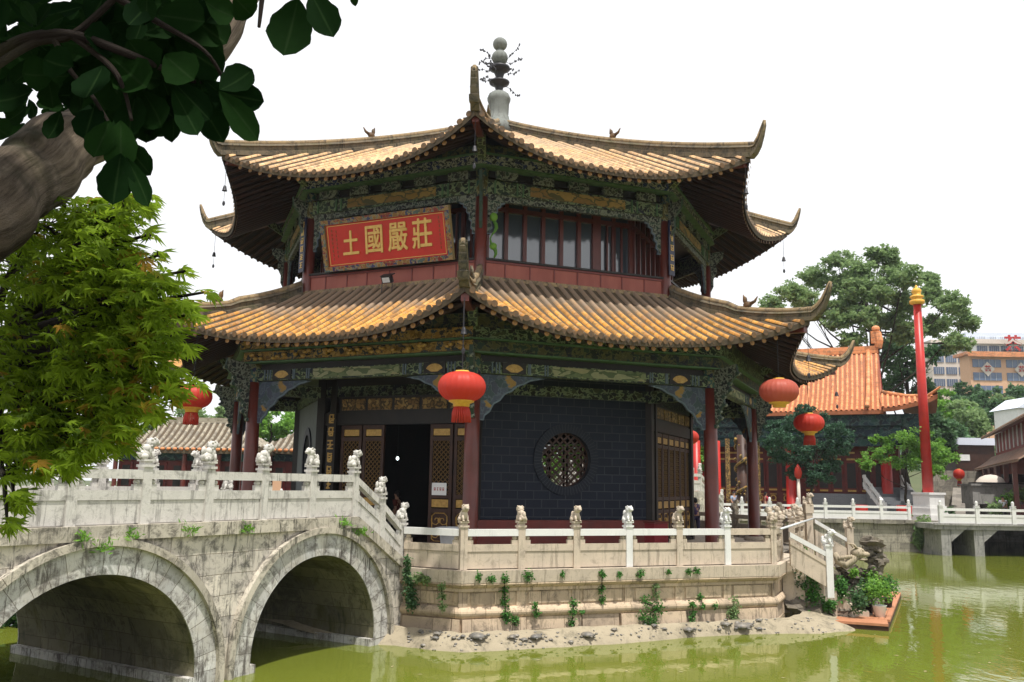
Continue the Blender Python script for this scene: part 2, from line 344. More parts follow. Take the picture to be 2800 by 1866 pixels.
M['deckwood']=plain('orange deck',(.48,.22,.12),(.40,.17,.09),3,.6,stretch=(1,6,1))
M['shell']=plain('turtle shell',(.10,.10,.10),(.24,.21,.17),9,.5,.4)
M['rock']=stone('rockery',(.22,.19,.15),(.13,.11,.09),(.05,.045,.04),.6,2.2,bump=.9,green=.25)
M['palerock']=stone('pale rockery',(.52,.44,.32),(.38,.31,.22),(.12,.10,.08),.6,3.0,bump=.9)
M['skin']=plain('skin',(.42,.24,.16),(.38,.21,.14),3,.5)
M['hair']=plain('hair',(.015,.012,.01),(.01,.01,.01),8,.5)
# ================================================================ setting
def watermat():
    t=NT('pond water'); P=t.pos((1,.55,1)); P2=t.pos((1,.35,1))
    f=t.noise(t.pos((.25,.12,1)),1,3)
    c=t.mix(f,(.150,.170,.022),(.112,.138,.019)); t.col(c,.035,.5); t.b.inputs['IOR'].default_value=1.33
    h=t.math('ADD',t.math('MULTIPLY',t.noise(P,1.6,3,.55),1.0),t.math('MULTIPLY',t.noise(P2,6,2,.5),.12))
    t.bump(h,.055,.16); return t.m
mb=MB(); mb.face([(-150,-60,0),(200,-60,0),(200,72.3,0),(-150,72.3,0)])
water=single(mb,'water',watermat(),None,None,kind='structure')
GZ=2.0
def gz(x,y):
    h=GZ
    if y>85: h+=max(0,(y-85))*.085*min(1,max(0,(x-5)/60+.35))
    if y>200: h=min(h,gz(x,199.9)+0.02*(y-200))
    return h
mb=MB()
xs=[-330,-230,-150]+[-100+i*20 for i in range(16)]+[260,330,410]; ys=[58.4,70,85]+[95+i*15 for i in range(12)]+[300,340,385]
mb.grid([[(x,y,gz(x,y)) for x in xs] for y in ys],lambda i,j:(xs[min(j,len(xs)-1)],ys[min(i,len(ys)-1)]))
single(mb,'ground',stone('ground earth',(.11,.12,.06),(.07,.10,.04),(.03,.05,.02),.5,.15,streak=False),None,None,kind='structure',smooth=True)
mb=MB(); mb.face([(-90,58.5,GZ+.004),(90,58.5,GZ+.004),(90,84,GZ+.004),(-90,84,GZ+.004)],[(-90,58),(90,58),(90,84),(-90,84)])
single(mb,'pavement',M['pave'],None,None,kind='structure')
# near bank the photographer stands on
mb=MB(); mb.hexa([(-40,-30,-.5),(12,-30,-.5),(12,1.2,-.5),(-40,3.8,-.5),(-40,-30,2.35),(12,-30,2.35),(12,1.2,2.35),(-40,3.8,2.35)])
single(mb,'near_bank',M['pave'],None,None,kind='structure')
# ================================================================ octagon geometry
CX,CY,PHI=-.73,35.0,1.972
T=math.tan(pi/8); K=cos(pi/8)
def fr(j):
    A=R_(45*j+22.5-PHI); return Vector((sin(A),-cos(A),0)),Vector((cos(A),sin(A),0))
def fp(j,r,w,z):
    n,t=fr(j); return Vector((CX,CY,0))+n*r+t*w+Vector((0,0,z))
def cdir(k): A=R_(45*k-PHI); return Vector((sin(A),-cos(A),0))
def cp(k,R,z): return Vector((CX,CY,0))+cdir(k)*R+Vector((0,0,z))
def ringseg(mb,j,r0,r1,z0,z1,m=0,dz=0,w0=None,w1=None,u0=0):
    """mitred bar on face j between apothems r0<r1"""
    def W(r,s,w): return s*r*T if w is None else w
    P=[]
    for z in (z0,z1):
        P+=[fp(j,r1,W(r1,-1,w0),z),fp(j,r1,W(r1,1,w1),z),fp(j,r0,W(r0,1,w1),z),fp(j,r0,W(r0,-1,w0),z)]
    c=P; L=2*r1*T; H=z1-z0
    mb.face([c[0],c[1],c[5],c[4]],[(u0,z0),(u0+L,z0),(u0+L,z1),(u0,z1)],m)
    mb.face([c[2],c[3],c[7],c[6]],[(u0,z0),(u0+L,z0),(u0+L,z1),(u0,z1)],m)
    mb.face([c[0],c[3],c[2],c[1]],[(u0,0),(u0,r1-r0),(u0+L,r1-r0),(u0+L,0)],m)
    mb.face([c[4],c[5],c[6],c[7]],[(u0,0),(u0+L,0),(u0+L,r1-r0),(u0,r1-r0)],m)
    if w0 is not None or w1 is not None:
        mb.face([c[0],c[4],c[7],c[3]],[(0,z0),(0,z1),(r1-r0,z1),(r1-r0,z0)],m); mb.face([c[1],c[2],c[6],c[5]],[(0,z0),(r1-r0,z0),(r1-r0,z1),(0,z1)],m)
def wbox(mb,j,w,wd,r,rd,z0,z1,m=0):
    """box centred at width w, apothem r on face j"""
    P=[]
    for z in (z0,z1): P+=[fp(j,r+rd/2,w-wd/2,z),fp(j,r+rd/2,w+wd/2,z),fp(j,r-rd/2,w+wd/2,z),fp(j,r-rd/2,w-wd/2,z)]
    mb.hexa(P,m,(w,z0))
FR=range(-4,4)
# ================================================================ platform
DZ=1.82
plat=thing('stone_platform','octagonal masonry platform rising from the green pond under the pavilion','platform',(CX,CY,0))
mb=MB()
for j in FR:
    for (r0,r1,z0,z1) in ((9,11.47,-.8,.30),(9,11.36,.30,.62),(9,11.42,.62,.90),(9,11.36,.90,1.28),(9,11.43,1.28,1.36),(9,11.48,1.5,DZ-.02)):
        ringseg(mb,j,r0,r1,z0,z1,u0=j*3.1)
    # hollow moulding under the coping and swelling course
    prof=[(11.43,1.36),(11.50,1.40),(11.56,1.46),(11.545,1.50)]
    for a,b in zip(prof,prof[1:]): mb.face([fp(j,a[0],-a[0]*T,a[1]),fp(j,a[0],a[0]*T,a[1]),fp(j,b[0],b[0]*T,b[1]),fp(j,b[0],-b[0]*T,b[1])],[(0,a[1]),(9,a[1]),(9,b[1]),(0,b[1])])
    prof=[(11.42+.09*sin(pi*i/6),.62+.28*i/6) for i in range(7)]
    for a,b in zip(prof,prof[1:]): mb.face([fp(j,a[0],-a[0]*T,a[1]),fp(j,a[0],a[0]*T,a[1]),fp(j,b[0],b[0]*T,b[1]),fp(j,b[0],-b[0]*T,b[1])],[(j*3,a[1]),(9+j*3,a[1]),(9+j*3,b[1]),(j*3,b[1])])
wallm=mb.build('base_wall',M['wall'],plat)
mb=MB(); rnd=random.Random(3)
for j in (-2,-1,0,1,2):
    # worn blocks of the lowest course, one by one
    w=-11.45*T
    while w<11.4*T-.1:
        L=min(rnd.uniform(.8,1.9),11.45*T-w); g=.02; o=rnd.uniform(.02,.12)
        if True:
            z0=.30+rnd.uniform(-.02,.02); z1=.615; r=11.42+o
            P=[]
            for z,q in ((z0,0),(z1,.03)):
                P+=[fp(j,r-q,w+g,z),fp(j,r-q,w+L-g,z),fp(j,11.3,w+L-g,z),fp(j,11.3,w+g,z)]
            mb.hexa(P,0,(w+rnd.random()*9,z0))
        w+=L
    n=6
    for i in range(n):
        w=-11.3*T+(i+.5)*2*11.3*T/n; L=2*11.3*T/n
        wbox(mb,j,w,L-.42,11.365,.03+.015*((i*7)%3),.95,1.245)
        wbox(mb,j,w-L/2+.0,.24,11.365,.05,.905,1.275)
mb.build('course_block',M['wall'],plat)
mb=MB()
for j in FR: mb.face([fp(j,0,0,DZ-.02),fp(j,11.5,-11.5*T,DZ-.015),fp(j,11.5,11.5*T,DZ-.015)],[(0,0),(5,9),(-5,9)])
mb.build('deck_paving',M['pave'],plat)
mb=MB()   # coping slabs
for j in FR:
    n=5
    for i in range(n):
        a=-11.62*T+i*2*11.62*T/n; b=a+2*11.62*T/n; g=.006
        P=[]
        for z,r in ((1.5,11.56),(DZ-.01,11.58)): P+=[fp(j,r,a+g,z),fp(j,r,b-g,z),fp(j,11.0,(b-g)*.95 if i==n-1 else b-g,z),fp(j,11.0,(a+g)*.95 if i==0 else a+g,z)]
        mb.hexa(P,0,(i*2.3+j,0))
mb.build('coping_slab',M['beige'],plat)
# ================================================================ pavilion
pav=thing('pavilion','two tiered octagonal pavilion with ochre tiled upswept roofs and painted beams on the stone platform','pavilion',(CX,CY,DZ))
mb=MB()
for j in FR: ringseg(mb,j,5,9.95,DZ-.01,1.97)
mb.build('floor_step',M['beige'],pav)
for k in range(8):
    p=cp(k,10.26,0); mb=MB(); mb.lathe([(.36,1.97),(.36,2.02),(.31,2.12),(.225,2.14),(.215,4.5),(.205,7.05),(.0,7.05)],p,20)
    c=mb.build('column',M['column'],pav,True)
    mb=MB(); mb.lathe([(.23,7.05),(.23,7.7),(.0,7.7)],p,12); mb.build('column_head',M['coltop'],c,True)
    mb=MB(); mb.lathe([(.38,1.97),(.40,2.03),(.33,2.13),(0,2.13)],p,16); mb.build('column_base',M['beige'],c,True)
for k in range(8):
    p=cp(k,8.58,0); mb=MB(); mb.lathe([(.19,10.0),(.19,12.85),(0,12.85)],p,16)
    c=mb.build('column',M['column'],pav,True)
    mb=MB(); mb.lathe([(.20,12.85),(.20,13.75),(0,13.75)],p,12); mb.build('column_head',M['coltop'],c,True)
# -- roof surfaces
RU=dict(f=lambda r:18.75-.515*r,g=lambda r:1.22*(r/11)**2.2,p=2.4,e0=10.35,e1=.68,top=.45,s=.335,rib=.082,end=12.0,tip=(12.48,15.30))
RL=dict(f=lambda r:10.25-.74*(r-8.04)+.035*(r-8.04)**2,g=lambda r:1.3*max(0,(r-8.04)/4.7)**1.3,p=2.3,e0=11.72,e1=.98,top=8.06,s=.335,rib=.082,end=13.85,tip=(14.42,9.82))
def surf(D,r,w):
    x=min(1,abs(w)/(max(r,.05)*T)); return D['f'](r)+D['g'](r)*x**D['p']
def eave(D,w):
    r=D['e0']
    for _ in range(12): r=D['e0']+D['e1']*min(1,abs(w)/(r*T))**2.6
    return r
def build_roof(D,name,tmat):
    pan=MB(); rib=MB(); ends=MB(); raf=MB(); rend=MB(); sof=MB()
    rid=0
    for j in FR:
        P=[];NX=28;NR=14
        for i in range(NR+1):
            row=[]
            for q in range(NX+1):
                x=-1+2*q/NX; re=D['e0']+D['e1']*abs(x)**2.6; r=D['top']+(re-D['top'])*i/NR; w=x*r*T
                row.append((r,w,surf(D,r,w)))
            P.append(row)
        pan.grid([[fp(j,r,w,z) for r,w,z in row] for row in P],lambda i,q:(q,i))
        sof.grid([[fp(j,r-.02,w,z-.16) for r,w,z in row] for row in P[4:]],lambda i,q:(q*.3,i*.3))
        # fascia closing the edge
        e=P[-1]; pan.grid([[fp(j,r,w,z) for r,w,z in e],[fp(j,r-.02,w,z-.16) for r,w,z in e]],None)
        W=int((D['e0']+D['e1'])*T/D['s'])
        for q in range(-W,W+1):
            w=q*D['s']; re=eave(D,w); r0=max(D['top'],abs(w)/T+.12)
            if re-r0<.15: continue
            N=max(3,int((re-r0)/.55)); rid+=1; a=D['rib']; rows=[];n=6; jit=random.uniform(-.012,.012)
            for i in range(N+1):
                r=r0+(re+.03-r0)*i/N; z=surf(D,r,w); 
                rows.append([fp(j,r,w+jit+a*cos(pi*(1-k/n)),z+a*1.05*sin(pi*k/n)-.005) for k in range(n+1)])
            uvf=(lambda i,k,re=re,r0=r0,N=N,rid=rid:(rid+.1+.8*k/n,(re-r0)*(1-i/N)*1.12))
            rib.grid(rows,uvf)
            z=surf(D,re,w); c=fp(j,re+.035,w+jit,z+.01); nn,tt=fr(j)
            ends.face([c+tt*a*1.12*cos(t)+Vector((0,0,1))*a*1.12*sin(t) for t in [pi*2*k/10 for k in range(10)]])
            # drip tile between
            c2=fp(j,re+.02,w+D['s']/2,surf(D,re,w+D['s']/2)-.01)
            ends.face([c2-tt*.085+Vector((0,0,.03)),c2+Vector((0,0,-.12)),c2+tt*.085+Vector((0,0,.03))])
            # round rafter below, and a second lower row
            ri=max(r0+.05,D['top']+1.0 if D is RL else 7.6)
            for (off,dz,rr) in ((.10,-.235,.078),):
                if re-off-ri<.3: continue
                r2=re-off; path=[fp(j,r,w+.02,surf(D,r,w)+dz) for r in (ri,(ri+r2)/2,r2)]
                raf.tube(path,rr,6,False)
                c=path[-1]+fr(j)[0]*.004; rend.face([c+tt*rr*1.04*cos(t)+Vector((0,0,1))*rr*1.04*sin(t) for t in [pi*2*k/8 for k in range(8)]])
    root=pan.build(name,M['tile_pan'],pav,recalc=False)
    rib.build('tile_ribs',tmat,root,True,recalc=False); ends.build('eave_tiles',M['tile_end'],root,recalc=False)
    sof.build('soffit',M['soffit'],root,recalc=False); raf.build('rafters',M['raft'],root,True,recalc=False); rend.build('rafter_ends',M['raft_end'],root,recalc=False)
    for k in range(8):
        mb=MB(); d=cdir(k); s=Vector((-d.y,d.x,0)); pts=[]
        rho0=D['top']/K+.1; N=14
        for i in range(N+1):
            rho=rho0+(D['end']-rho0)*i/N; r=rho*K
            h=.42 if D is RU else (.40 if rho<11.3 else .30)
            pts.append((rho,surf(D,r,r*T)-.05,h,.13))
        z=pts[-1][1]; tr,tz=D['tip']; e=D['end']
        for u,vv,h,w in ((.3,.10,.30,.125),(.6,.30,.26,.12),(.85,.62,.20,.11),(1,.90,.12,.10)):
            pts.append((e+(tr-e)*u,z+(tz-z)*vv,h,w))
        rows=[]
        for rho,z,h,w in pts:
            c=Vector((CX,CY,z))+d*rho
            rows.append([c-s*w,c-s*w*1.0+Vector((0,0,h*.35)),c-s*w*.62+Vector((0,0,h*.4)),c-s*w*.62+Vector((0,0,h*.72)),c-s*w*1.05+Vector((0,0,h*.78)),c-s*w*.6+Vector((0,0,h)),
                         c+s*w*.6+Vector((0,0,h)),c+s*w*1.05+Vector((0,0,h*.78)),c+s*w*.62+Vector((0,0,h*.72)),c+s*w*.62+Vector((0,0,h*.4)),c+s*w+Vector((0,0,h*.35)),c+s*w])
        mb.grid(rows,lambda i,q:(q*.1,i*.5),closed=True); mb.face(rows[-1]); mb.face(rows[0][::-1])
        rg=mb.build('ridge',M['ridge'],root)
        mb=MB(); mb.tube([Vector((CX,CY,z+h+.03))+d*rho for rho,z,h,w in pts],[.095]*(len(pts)-2)+[.08,.05],8)
        mb.build('ridge_cap',M['ridgecap'],rg,True)
        # horn end seen head-on: stacked banded block standing on the tip
        mb=MB(); rho,z,h,w=pts[-3]; zt=pts[-1][1]; 
        b=[(.13,-.35),(.16,-.28),(.16,-.05),(.09,0),(.115,.10),(.13,.28),(.085,.38),(.11,.46),(.11,.60),(.07,.66),(.085,.74),(.08,.88),(.03,.95),(.045,.99),(.008,1.07)]
        c0=Vector((CX,CY,z))+d*(rho+.05); lean=(tr-rho)/max(.1,(zt-z))
        for (w0,h0),(w1,h1) in zip(b,b[1:]):
            P=[]
            for ww,hh in ((w0,h0),(w1,h1)):
                c=c0+d*(hh*lean*.8)+Vector((0,0,hh*(zt-z)*.98)); P+=[c-s*ww*.9-d*ww*.55,c+s*ww*.9-d*ww*.55,c+s*ww*.9+d*ww*.55,c-s*ww*.9+d*ww*.55]
            mb.hexa(P)
        (mb.build('horn',M['ridge'],rg) if k==0 else None)
        # small beast riding the ridge
        i=7 if D is RU else 8
        rho,z,h,w=pts[i]; c=Vector((CX,CY,z+h+.1))+d*rho; mb=MB(); ro=Matrix.Rotation(math.atan2(d.y,d.x),3,'Z')
        mb.ball(c+Vector((0,0,.08)),(.16,.09,.12),8,0,ro); mb.ball(c-d*.08+Vector((0,0,.24)),(.08,.06,.12),8,0,ro)
        mb.tube([c+d*.1+Vector((0,0,.1)),c+d*.26+Vector((0,0,.16)),c+d*.36+Vector((0,0,.3))],[.06,.045,.015],6); mb.tube([c-d*.1+Vector((0,0,.3)),c-d*.14+Vector((0,0,.42))],[.05,.01],6)
        mb.build('ridge_beast',M['tile_end'] if k%2 else M['ridge'],rg,True)
        # hip rafter under the corner
        mb=MB(); ra,rb=(8.7,D['end']-.25) if D is RU else (10.4,D['end']-.25)
        zz=[surf(D,r*K,r*K*T) for r in (ra,(ra+rb)/2,rb-.25)]; P=[Vector((CX,CY,z-.38))+d*r for r,z in zip((ra,(ra+rb)/2,rb),(zz[0],zz[1],zz[2]+.12))]
        for a,b2 in zip(P,P[1:]):
            c=[a-s*.1-Vector((0,0,.14)),b2-s*.1-Vector((0,0,.14)),b2+s*.1-Vector((0,0,.14)),a+s*.1-Vector((0,0,.14)),a-s*.1+Vector((0,0,.14)),b2-s*.1+Vector((0,0,.14)),b2+s*.1+Vector((0,0,.14)),a+s*.1+Vector((0,0,.14))]
            mb.hexa(c)
        mb.build('hip_rafter',M['column'],root)
        mb=MB(); c=P[0]; c2=c+d*1.15+Vector((0,0,.1))    # painted strut
        for a,b2 in ((c+Vector((0,0,-.9))-d*.1,c2+Vector((0,0,-.15))),):
            q=[a-s*.13,b2-s*.13,b2+s*.13,a+s*.13]; mb.hexa([x-Vector((0,0,.17)) for x in q]+[x+Vector((0,0,.17)) for x in q])
        mb.build('corner_strut',M['p_green'],root)
    return root
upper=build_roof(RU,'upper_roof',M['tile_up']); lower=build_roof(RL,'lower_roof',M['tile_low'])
# top of the parapet: light ridge course where the lower roof meets it
mb=MB()
for j in FR: ringseg(mb,j,7.9,8.16,10.10,10.24); ringseg(mb,j,7.95,8.11,10.24,10.30)
mb.build('roof_flashing',M['ridgecap'],lower)
# -- finial
FT=Vector((CX,CY,0)); fin=MB()
fin.lathe([(.0,18.3),(.95,18.35),(.75,18.8),(.46,19.1),(.42,19.3),(.40,19.34),(.41,19.5),(.42,19.85),(.47,20.0),(.48,20.12),(.41,20.28),(.24,20.4),(.12,20.42)],FT,32,wob=lambda a:.035*cos(16*a))
fo=fin.build('finial',M['finialstone'],pav,True)
mb=MB(); mb.lathe([(.13,20.4),(.17,20.55),(.2,20.68),(.42,20.78),(.44,20.85),(.15,20.93),(.17,21.1),(.22,21.25),(.30,21.34),(.46,21.44),(.44,21.52),(.15,21.6),(.1,21.68)],FT,20); mb.build('disc',M['iron'],fo,True)
mb=MB(); mb.ball(FT+Vector((0,0,21.96)),(.35,.35,.33),18); mb.build('ball',M['finialstone'],fo,True)
mb=MB(); mb.ball(FT+Vector((0,0,22.58)),(.31,.31,.29),18); mb.tube([FT+Vector((0,0,22.2)),FT+Vector((0,0,22.35))],.14,10); mb.build('ball',M['finialstone'],fo,True)
mb=MB(); rn=random.Random(5)
for i in range(16):
    a=rn.uniform(0,2*pi); p=FT+Vector((.2*cos(a),.2*sin(a),rn.uniform(20.6,21.9))); path=[p]
    for q in range(5):
        p=p+Vector((cos(a)*rn.uniform(.1,.22),sin(a)*.15,rn.uniform(-.1,.18))); path.append(p)
    mb.tube(path,.012,4,False)
    for q in path[2:]:
        for _ in range(3): mb.ball(q+Vector((rn.uniform(-.05,.05),0,rn.uniform(-.05,.05))),(.035,.012,.05),5)
mb.build('finial_wirework',M['iron'],fo)
# -- painted beams, upper tier
def beams(name,specs):
    for nm,mat,r0,r1,z0,z1 in specs:
        mb=MB()
        for j in FR: ringseg(mb,j,r0,r1,z0,z1,u0=j*1.7)
        mb.build(nm,M[mat],pav)
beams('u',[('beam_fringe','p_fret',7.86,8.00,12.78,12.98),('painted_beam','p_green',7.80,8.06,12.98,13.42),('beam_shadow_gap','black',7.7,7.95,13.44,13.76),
  ('beam_strip','strip',7.9,8.28,13.78,13.84),('painted_frieze','p_blue',7.95,8.24,13.86,14.16),('beam_strip','strip',7.9,8.30,14.17,14.22),('eave_beam','p_dark',7.9,8.20,14.24,14.50)])
for j in FR:
    mb=MB(); hw=1.7
    wbox(mb,j,0,3.4,8.07,.03,13.05,13.36); o=mb.build('beam_painting',M['p_ochre'],pav)
    mb=MB()
    for i in range(5): wbox(mb,j,-2.5+i*1.25,.72,8.02,.16,13.46,13.75)
    mb.build('bracket_block',M['p_fret'],pav)
    mb=MB()
    for s in (-1,1):
        for q in (1.95,2.15,2.9): wbox(mb,j,s*q,.05,8.085,.04,12.99,13.41)
    mb.build('beam_stripe',M['strip'],pav)
def spandrel(j,s,r,wc,wlen,ztop,zbot,narrow,mat,edge):
    """carved bracket: wc = where it starts (beside the column), runs inwards along the beam"""
    mb=MB(); n=14; pts=[(wc,ztop),(wc,zbot)]
    for i in range(n+1):
        t=i/n
        # quarter-ellipse like lower edge with scallops
        w=wc+narrow*(1-t)**0*(.0)+ (wlen)*(t**1.9 if narrow<.5 else t**1.5)+.10
        z=zbot+(ztop-zbot)*(1-(1-t)**1.7)*.985-.04*(1-t)
        w+= .035*sin(i*2.2)
        pts.append((w,z))
    for dr,m_,grow in ((.06,mat,0),(.045,edge,.05)):
        b=MB(); q=[(w+(grow if i>1 else 0),z-(grow*.8 if i>1 else 0)) for i,(w,z) in enumerate(pts)]
        F=[fp(j,r+dr,s*w,z) for w,z in q]; B=[fp(j,r-dr,s*w,z) for w,z in q]
        uv=[(w,z) for w,z in q]
        # fan triangulation from top-left is star-shaped here
        for i in range(1,len(q)-1):
            b.face([F[0],F[i],F[i+1]],[uv[0],uv[i],uv[i+1]]); b.face([B[0],B[i+1],B[i]],[uv[0],uv[i+1],uv[i]])
        for i in range(len(q)):
            k=(i+1)%len(q); b.face([F[i],B[i],B[k],F[k]],[uv[i]]*4)
        if grow: b.build('bracket_edge',M[m_],par)
        else: par=b.build('carved_bracket',M[m_],pav)
for j in FR:
    for s in (-1,1):
        cw=-(8.58*K*T)  # start at column, measured from the corner towards the middle
        spandrel_args=(7.93,)
        def sp(r,R,off,wlen,zt,zb,nar,mat,edge):
            W0=R*K*T-off
            # mirror: build with w measured inwards
            mb=None
            par=None
            n=16; pts=[(W0,zt),(W0,zb)]
            for i in range(n+1):
                t=i/n; w=W0-.10-(wlen-.1)*t**nar; z=zb+(zt-zb)*(1-(1-t)**1.6); w+=.045*sin(i*2.1); pts.append((w,z))
            for dr,m_,grow in ((.05,mat,0),(.035,edge,.035)):
                b=MB(); q=[(w-(grow if i>1 else 0),z-(grow if 0<i else 0)) for i,(w,z) in enumerate(pts)]
                F=[fp(j,r+dr,s*w,z) for w,z in q]; B=[fp(j,r-dr,s*w,z) for w,z in q]
                for i in range(1,len(q)-1):
                    b.face([F[0],F[i],F[i+1]],[q[0],q[i],q[i+1]]); b.face([B[0],B[i+1],B[i]],[q[0],q[i+1],q[i]])
                for i in range(len(q)): k=(i+1)%len(q); b.face([F[i],B[i],B[k],F[k]],[q[i]]*4)
                if grow: b.build('bracket_edge',M[m_],par)
                else: par=b.build('carved_bracket',M[m_],pav)
        sp(7.93,8.58,.17,.62,12.80,11.72,1.5,'p_fret','paleedge')
        sp(9.48,10.26,.2,2.0,7.06,5.78,1.25,'p_spand','paleedge')
# carved corbels hanging outside each lower column
for k in range(8):
    mb=MB(); d=cdir(k); s=Vector((-d.y,d.x,0)); c=cp(k,10.26,0)
    pts=[(.2,7.6),(1.0,7.75),(1.05,7.45),(.75,7.15),(.78,6.95),(.52,6.75),(.55,6.5),(.36,6.3),(.40,6.1),(.22,5.85)]
    F=[c+d*a+s*.055+Vector((0,0,z)) for a,z in pts]; B=[c+d*a-s*.055+Vector((0,0,z)) for a,z in pts]
    for i in range(1,len(pts)-1):
        mb.face([F[0],F[i],F[i+1]],[pts[0],pts[i],pts[i+1]]); mb.face([B[0],B[i+1],B[i]],[pts[0],pts[i+1],pts[i]])
    for i in range(len(pts)): q=(i+1)%len(pts); mb.face([F[i],B[i],B[q],F[q]])
    for a,z in pts[2:]: mb.tube([c+d*a-s*.08+Vector((0,0,z)),c+d*a+s*.08+Vector((0,0,z))],.06,8)
    mb.build('corner_corbel',M['p_fret'],pav)
    mb=MB(); c=cp(k,8.58,0); pts=[(.2,13.4),(.75,13.5),(.7,13.2),(.42,12.9),(.45,12.6),(.3,12.3),(.3,12.0),(.2,11.8)]
    F=[c+d*a+s*.05+Vector((0,0,z)) for a,z in pts]; B=[c+d*a-s*.05+Vector((0,0,z)) for a,z in pts]
    for i in range(1,len(pts)-1):
        mb.face([F[0],F[i],F[i+1]],[pts[0],pts[i],pts[i+1]]); mb.face([B[0],B[i+1],B[i]],[pts[0],pts[i+1],pts[i]])
    for i in range(len(pts)): q=(i+1)%len(pts); mb.face([F[i],B[i],B[q],F[q]])
    mb.build('corner_corbel',M['p_fret'],pav)
# lower tier beams
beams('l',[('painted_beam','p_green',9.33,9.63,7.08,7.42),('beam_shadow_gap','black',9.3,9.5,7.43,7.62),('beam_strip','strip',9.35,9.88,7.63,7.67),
  ('eave_beam','p_dark',9.4,9.85,7.68,7.98),('beam_strip','strip',9.45,10.02,7.99,8.03),('carved_frieze','p_green',9.6,9.98,8.04,8.34),('upper_eave_beam','p_dark',9.6,9.9,8.35,8.75)])
mb=MB(); ringseg(mb,-1,9.86,9.90,7.69,7.97); ringseg(mb,-1,9.99,10.04,8.05,8.33); mb.build('gilded_frieze',M['p_gold'],pav)
mb=MB(); rn=random.Random(2)
for j in (-1,):
    for i in range(9):
        w=-3.6+i*.9
        for q in range(5): mb.ball(fp(j,9.94+rn.uniform(0,.05),w+rn.uniform(-.3,.3),7.83+rn.uniform(-.1,.1)),(.09,.09,.06),6)
mb.build('gilded_carving',M['gold'],pav,True)
for j in FR:
    mb=MB(); wbox(mb,j,0,3.1,9.645,.03,7.12,7.39); mb.build('beam_painting',M['p_fade'],pav)
    mb=MB(); mg=MB()
    for s in (-1,1):
        wbox(mb,j,s*2.75,.72,9.645,.035,7.10,7.41)
        c=[fp(j,9.668,s*2.75+.27*sin(a),7.13+.22*cos(a)) for a in [(-1.1+2.2*i/8) for i in range(9)]]
        mg.face([fp(j,9.668,s*2.75-.1,7.14),fp(j,9.668,s*2.75+.1,7.14)]+[fp(j,9.668,s*2.75+.30*sin(-a),7.14+.24*cos(a)) for a in [(-1.15+2.3*i/8) for i in range(9)]])
    o=mb.build('fan_panel',M['black'],pav); mg.build('fan',M['gold'],o)
    mb=MB()
    for s in (-1,1):
        for q in (1.7,1.78,2.25,2.3,3.2,3.3,3.42): wbox(mb,j,s*q,.035,9.65,.035,7.1,7.41)
    mb.build('beam_stripe',M['paleedge'],pav)
    # valance band on the inner side, gallery ceiling joists
mb=MB()
for j in FR: mb.face([fp(j,0,0,8.9),fp(j,9.8,-9.8*T,8.5),fp(j,9.8,9.8*T,8.5)]); mb.face([fp(j,0,0,13.6),fp(j,8.1,-8.1*T,13.5),fp(j,8.1,8.1*T,13.5)])
mb.build('ceiling',M['black'],pav,recalc=False)
mb=MB()
for j in FR: ringseg(mb,j,6.95,7.3,6.75,7.1,u0=j)
mb.build('inner_beam',M['p_green'],pav)
mb=MB()
for k in range(8):   # tie beams from the inner wall to each column
    d=cdir(k); s=Vector((-d.y,d.x,0)); a=cp(k,7.9,6.9); b=cp(k,10.1,6.9); q=[a-s*.1,b-s*.1,b+s*.1,a+s*.1]; mb.hexa([x-Vector((0,0,.2)) for x in q]+[x+Vector((0,0,.2)) for x in q],0,(k,0))
mb.build('tie_beam',M['p_green'],pav)
# parapet
for j in FR:
    mb=MB(); ringseg(mb,j,7.86,7.98,10.2,10.82); par=mb.build('parapet_panel',M['parapet'],pav)
    mb=MB(); n=8; L=2*7.98*T
    for i in range(1,n): wbox(mb,j,-L/2+i*L/n+random.uniform(-.04,.04),.035,7.99,.03,10.3,10.78)
    ringseg(mb,j,7.9,8.015,10.76,10.83)
    mb.build('parapet_batten',M['plinth'],par)
    mb=MB(); ringseg(mb,j,7.80,8.06,10.835,10.90); mb.build('parapet_cap',M['black'],par)
mb=MB()
for j in FR: mb.face([fp(j,0,0,10.25),fp(j,7.86,-7.86*T,10.25),fp(j,7.86,7.86*T,10.25)])
mb.build('gallery_floor',M['timber'],pav,recalc=False)
# upper windows
for j in FR:
    r=6.65; L=2*r*T; mb=MB(); ringseg(mb,j,r-.12,r-.06,10.26,13.5); wn=mb.build('window',M['glass'],pav)
    mb=MB(); n=8
    for i in range(n+1): wbox(mb,j,-L/2+.1+i*(L-.2)/n,.13 if i not in (6,) else .3,r,.12,10.26,13.5)
    ringseg(mb,j,r-.08,r+.07,10.26,11.15); ringseg(mb,j,r-.07,r+.06,12.9,13.05)
    for i in (7,):
        for q in range(4): wbox(mb,j,-L/2+.1+(i-.8+q*.42)*(L-.2)/n,.05,r+.01,.1,11.15,13.0)
    mb.build('frame',M['column'],wn)
mb=MB()
for j in FR: ringseg(mb,j,5.9,6.0,10.26,13.5)
mb.build('inner_screen',M['dark'],pav)
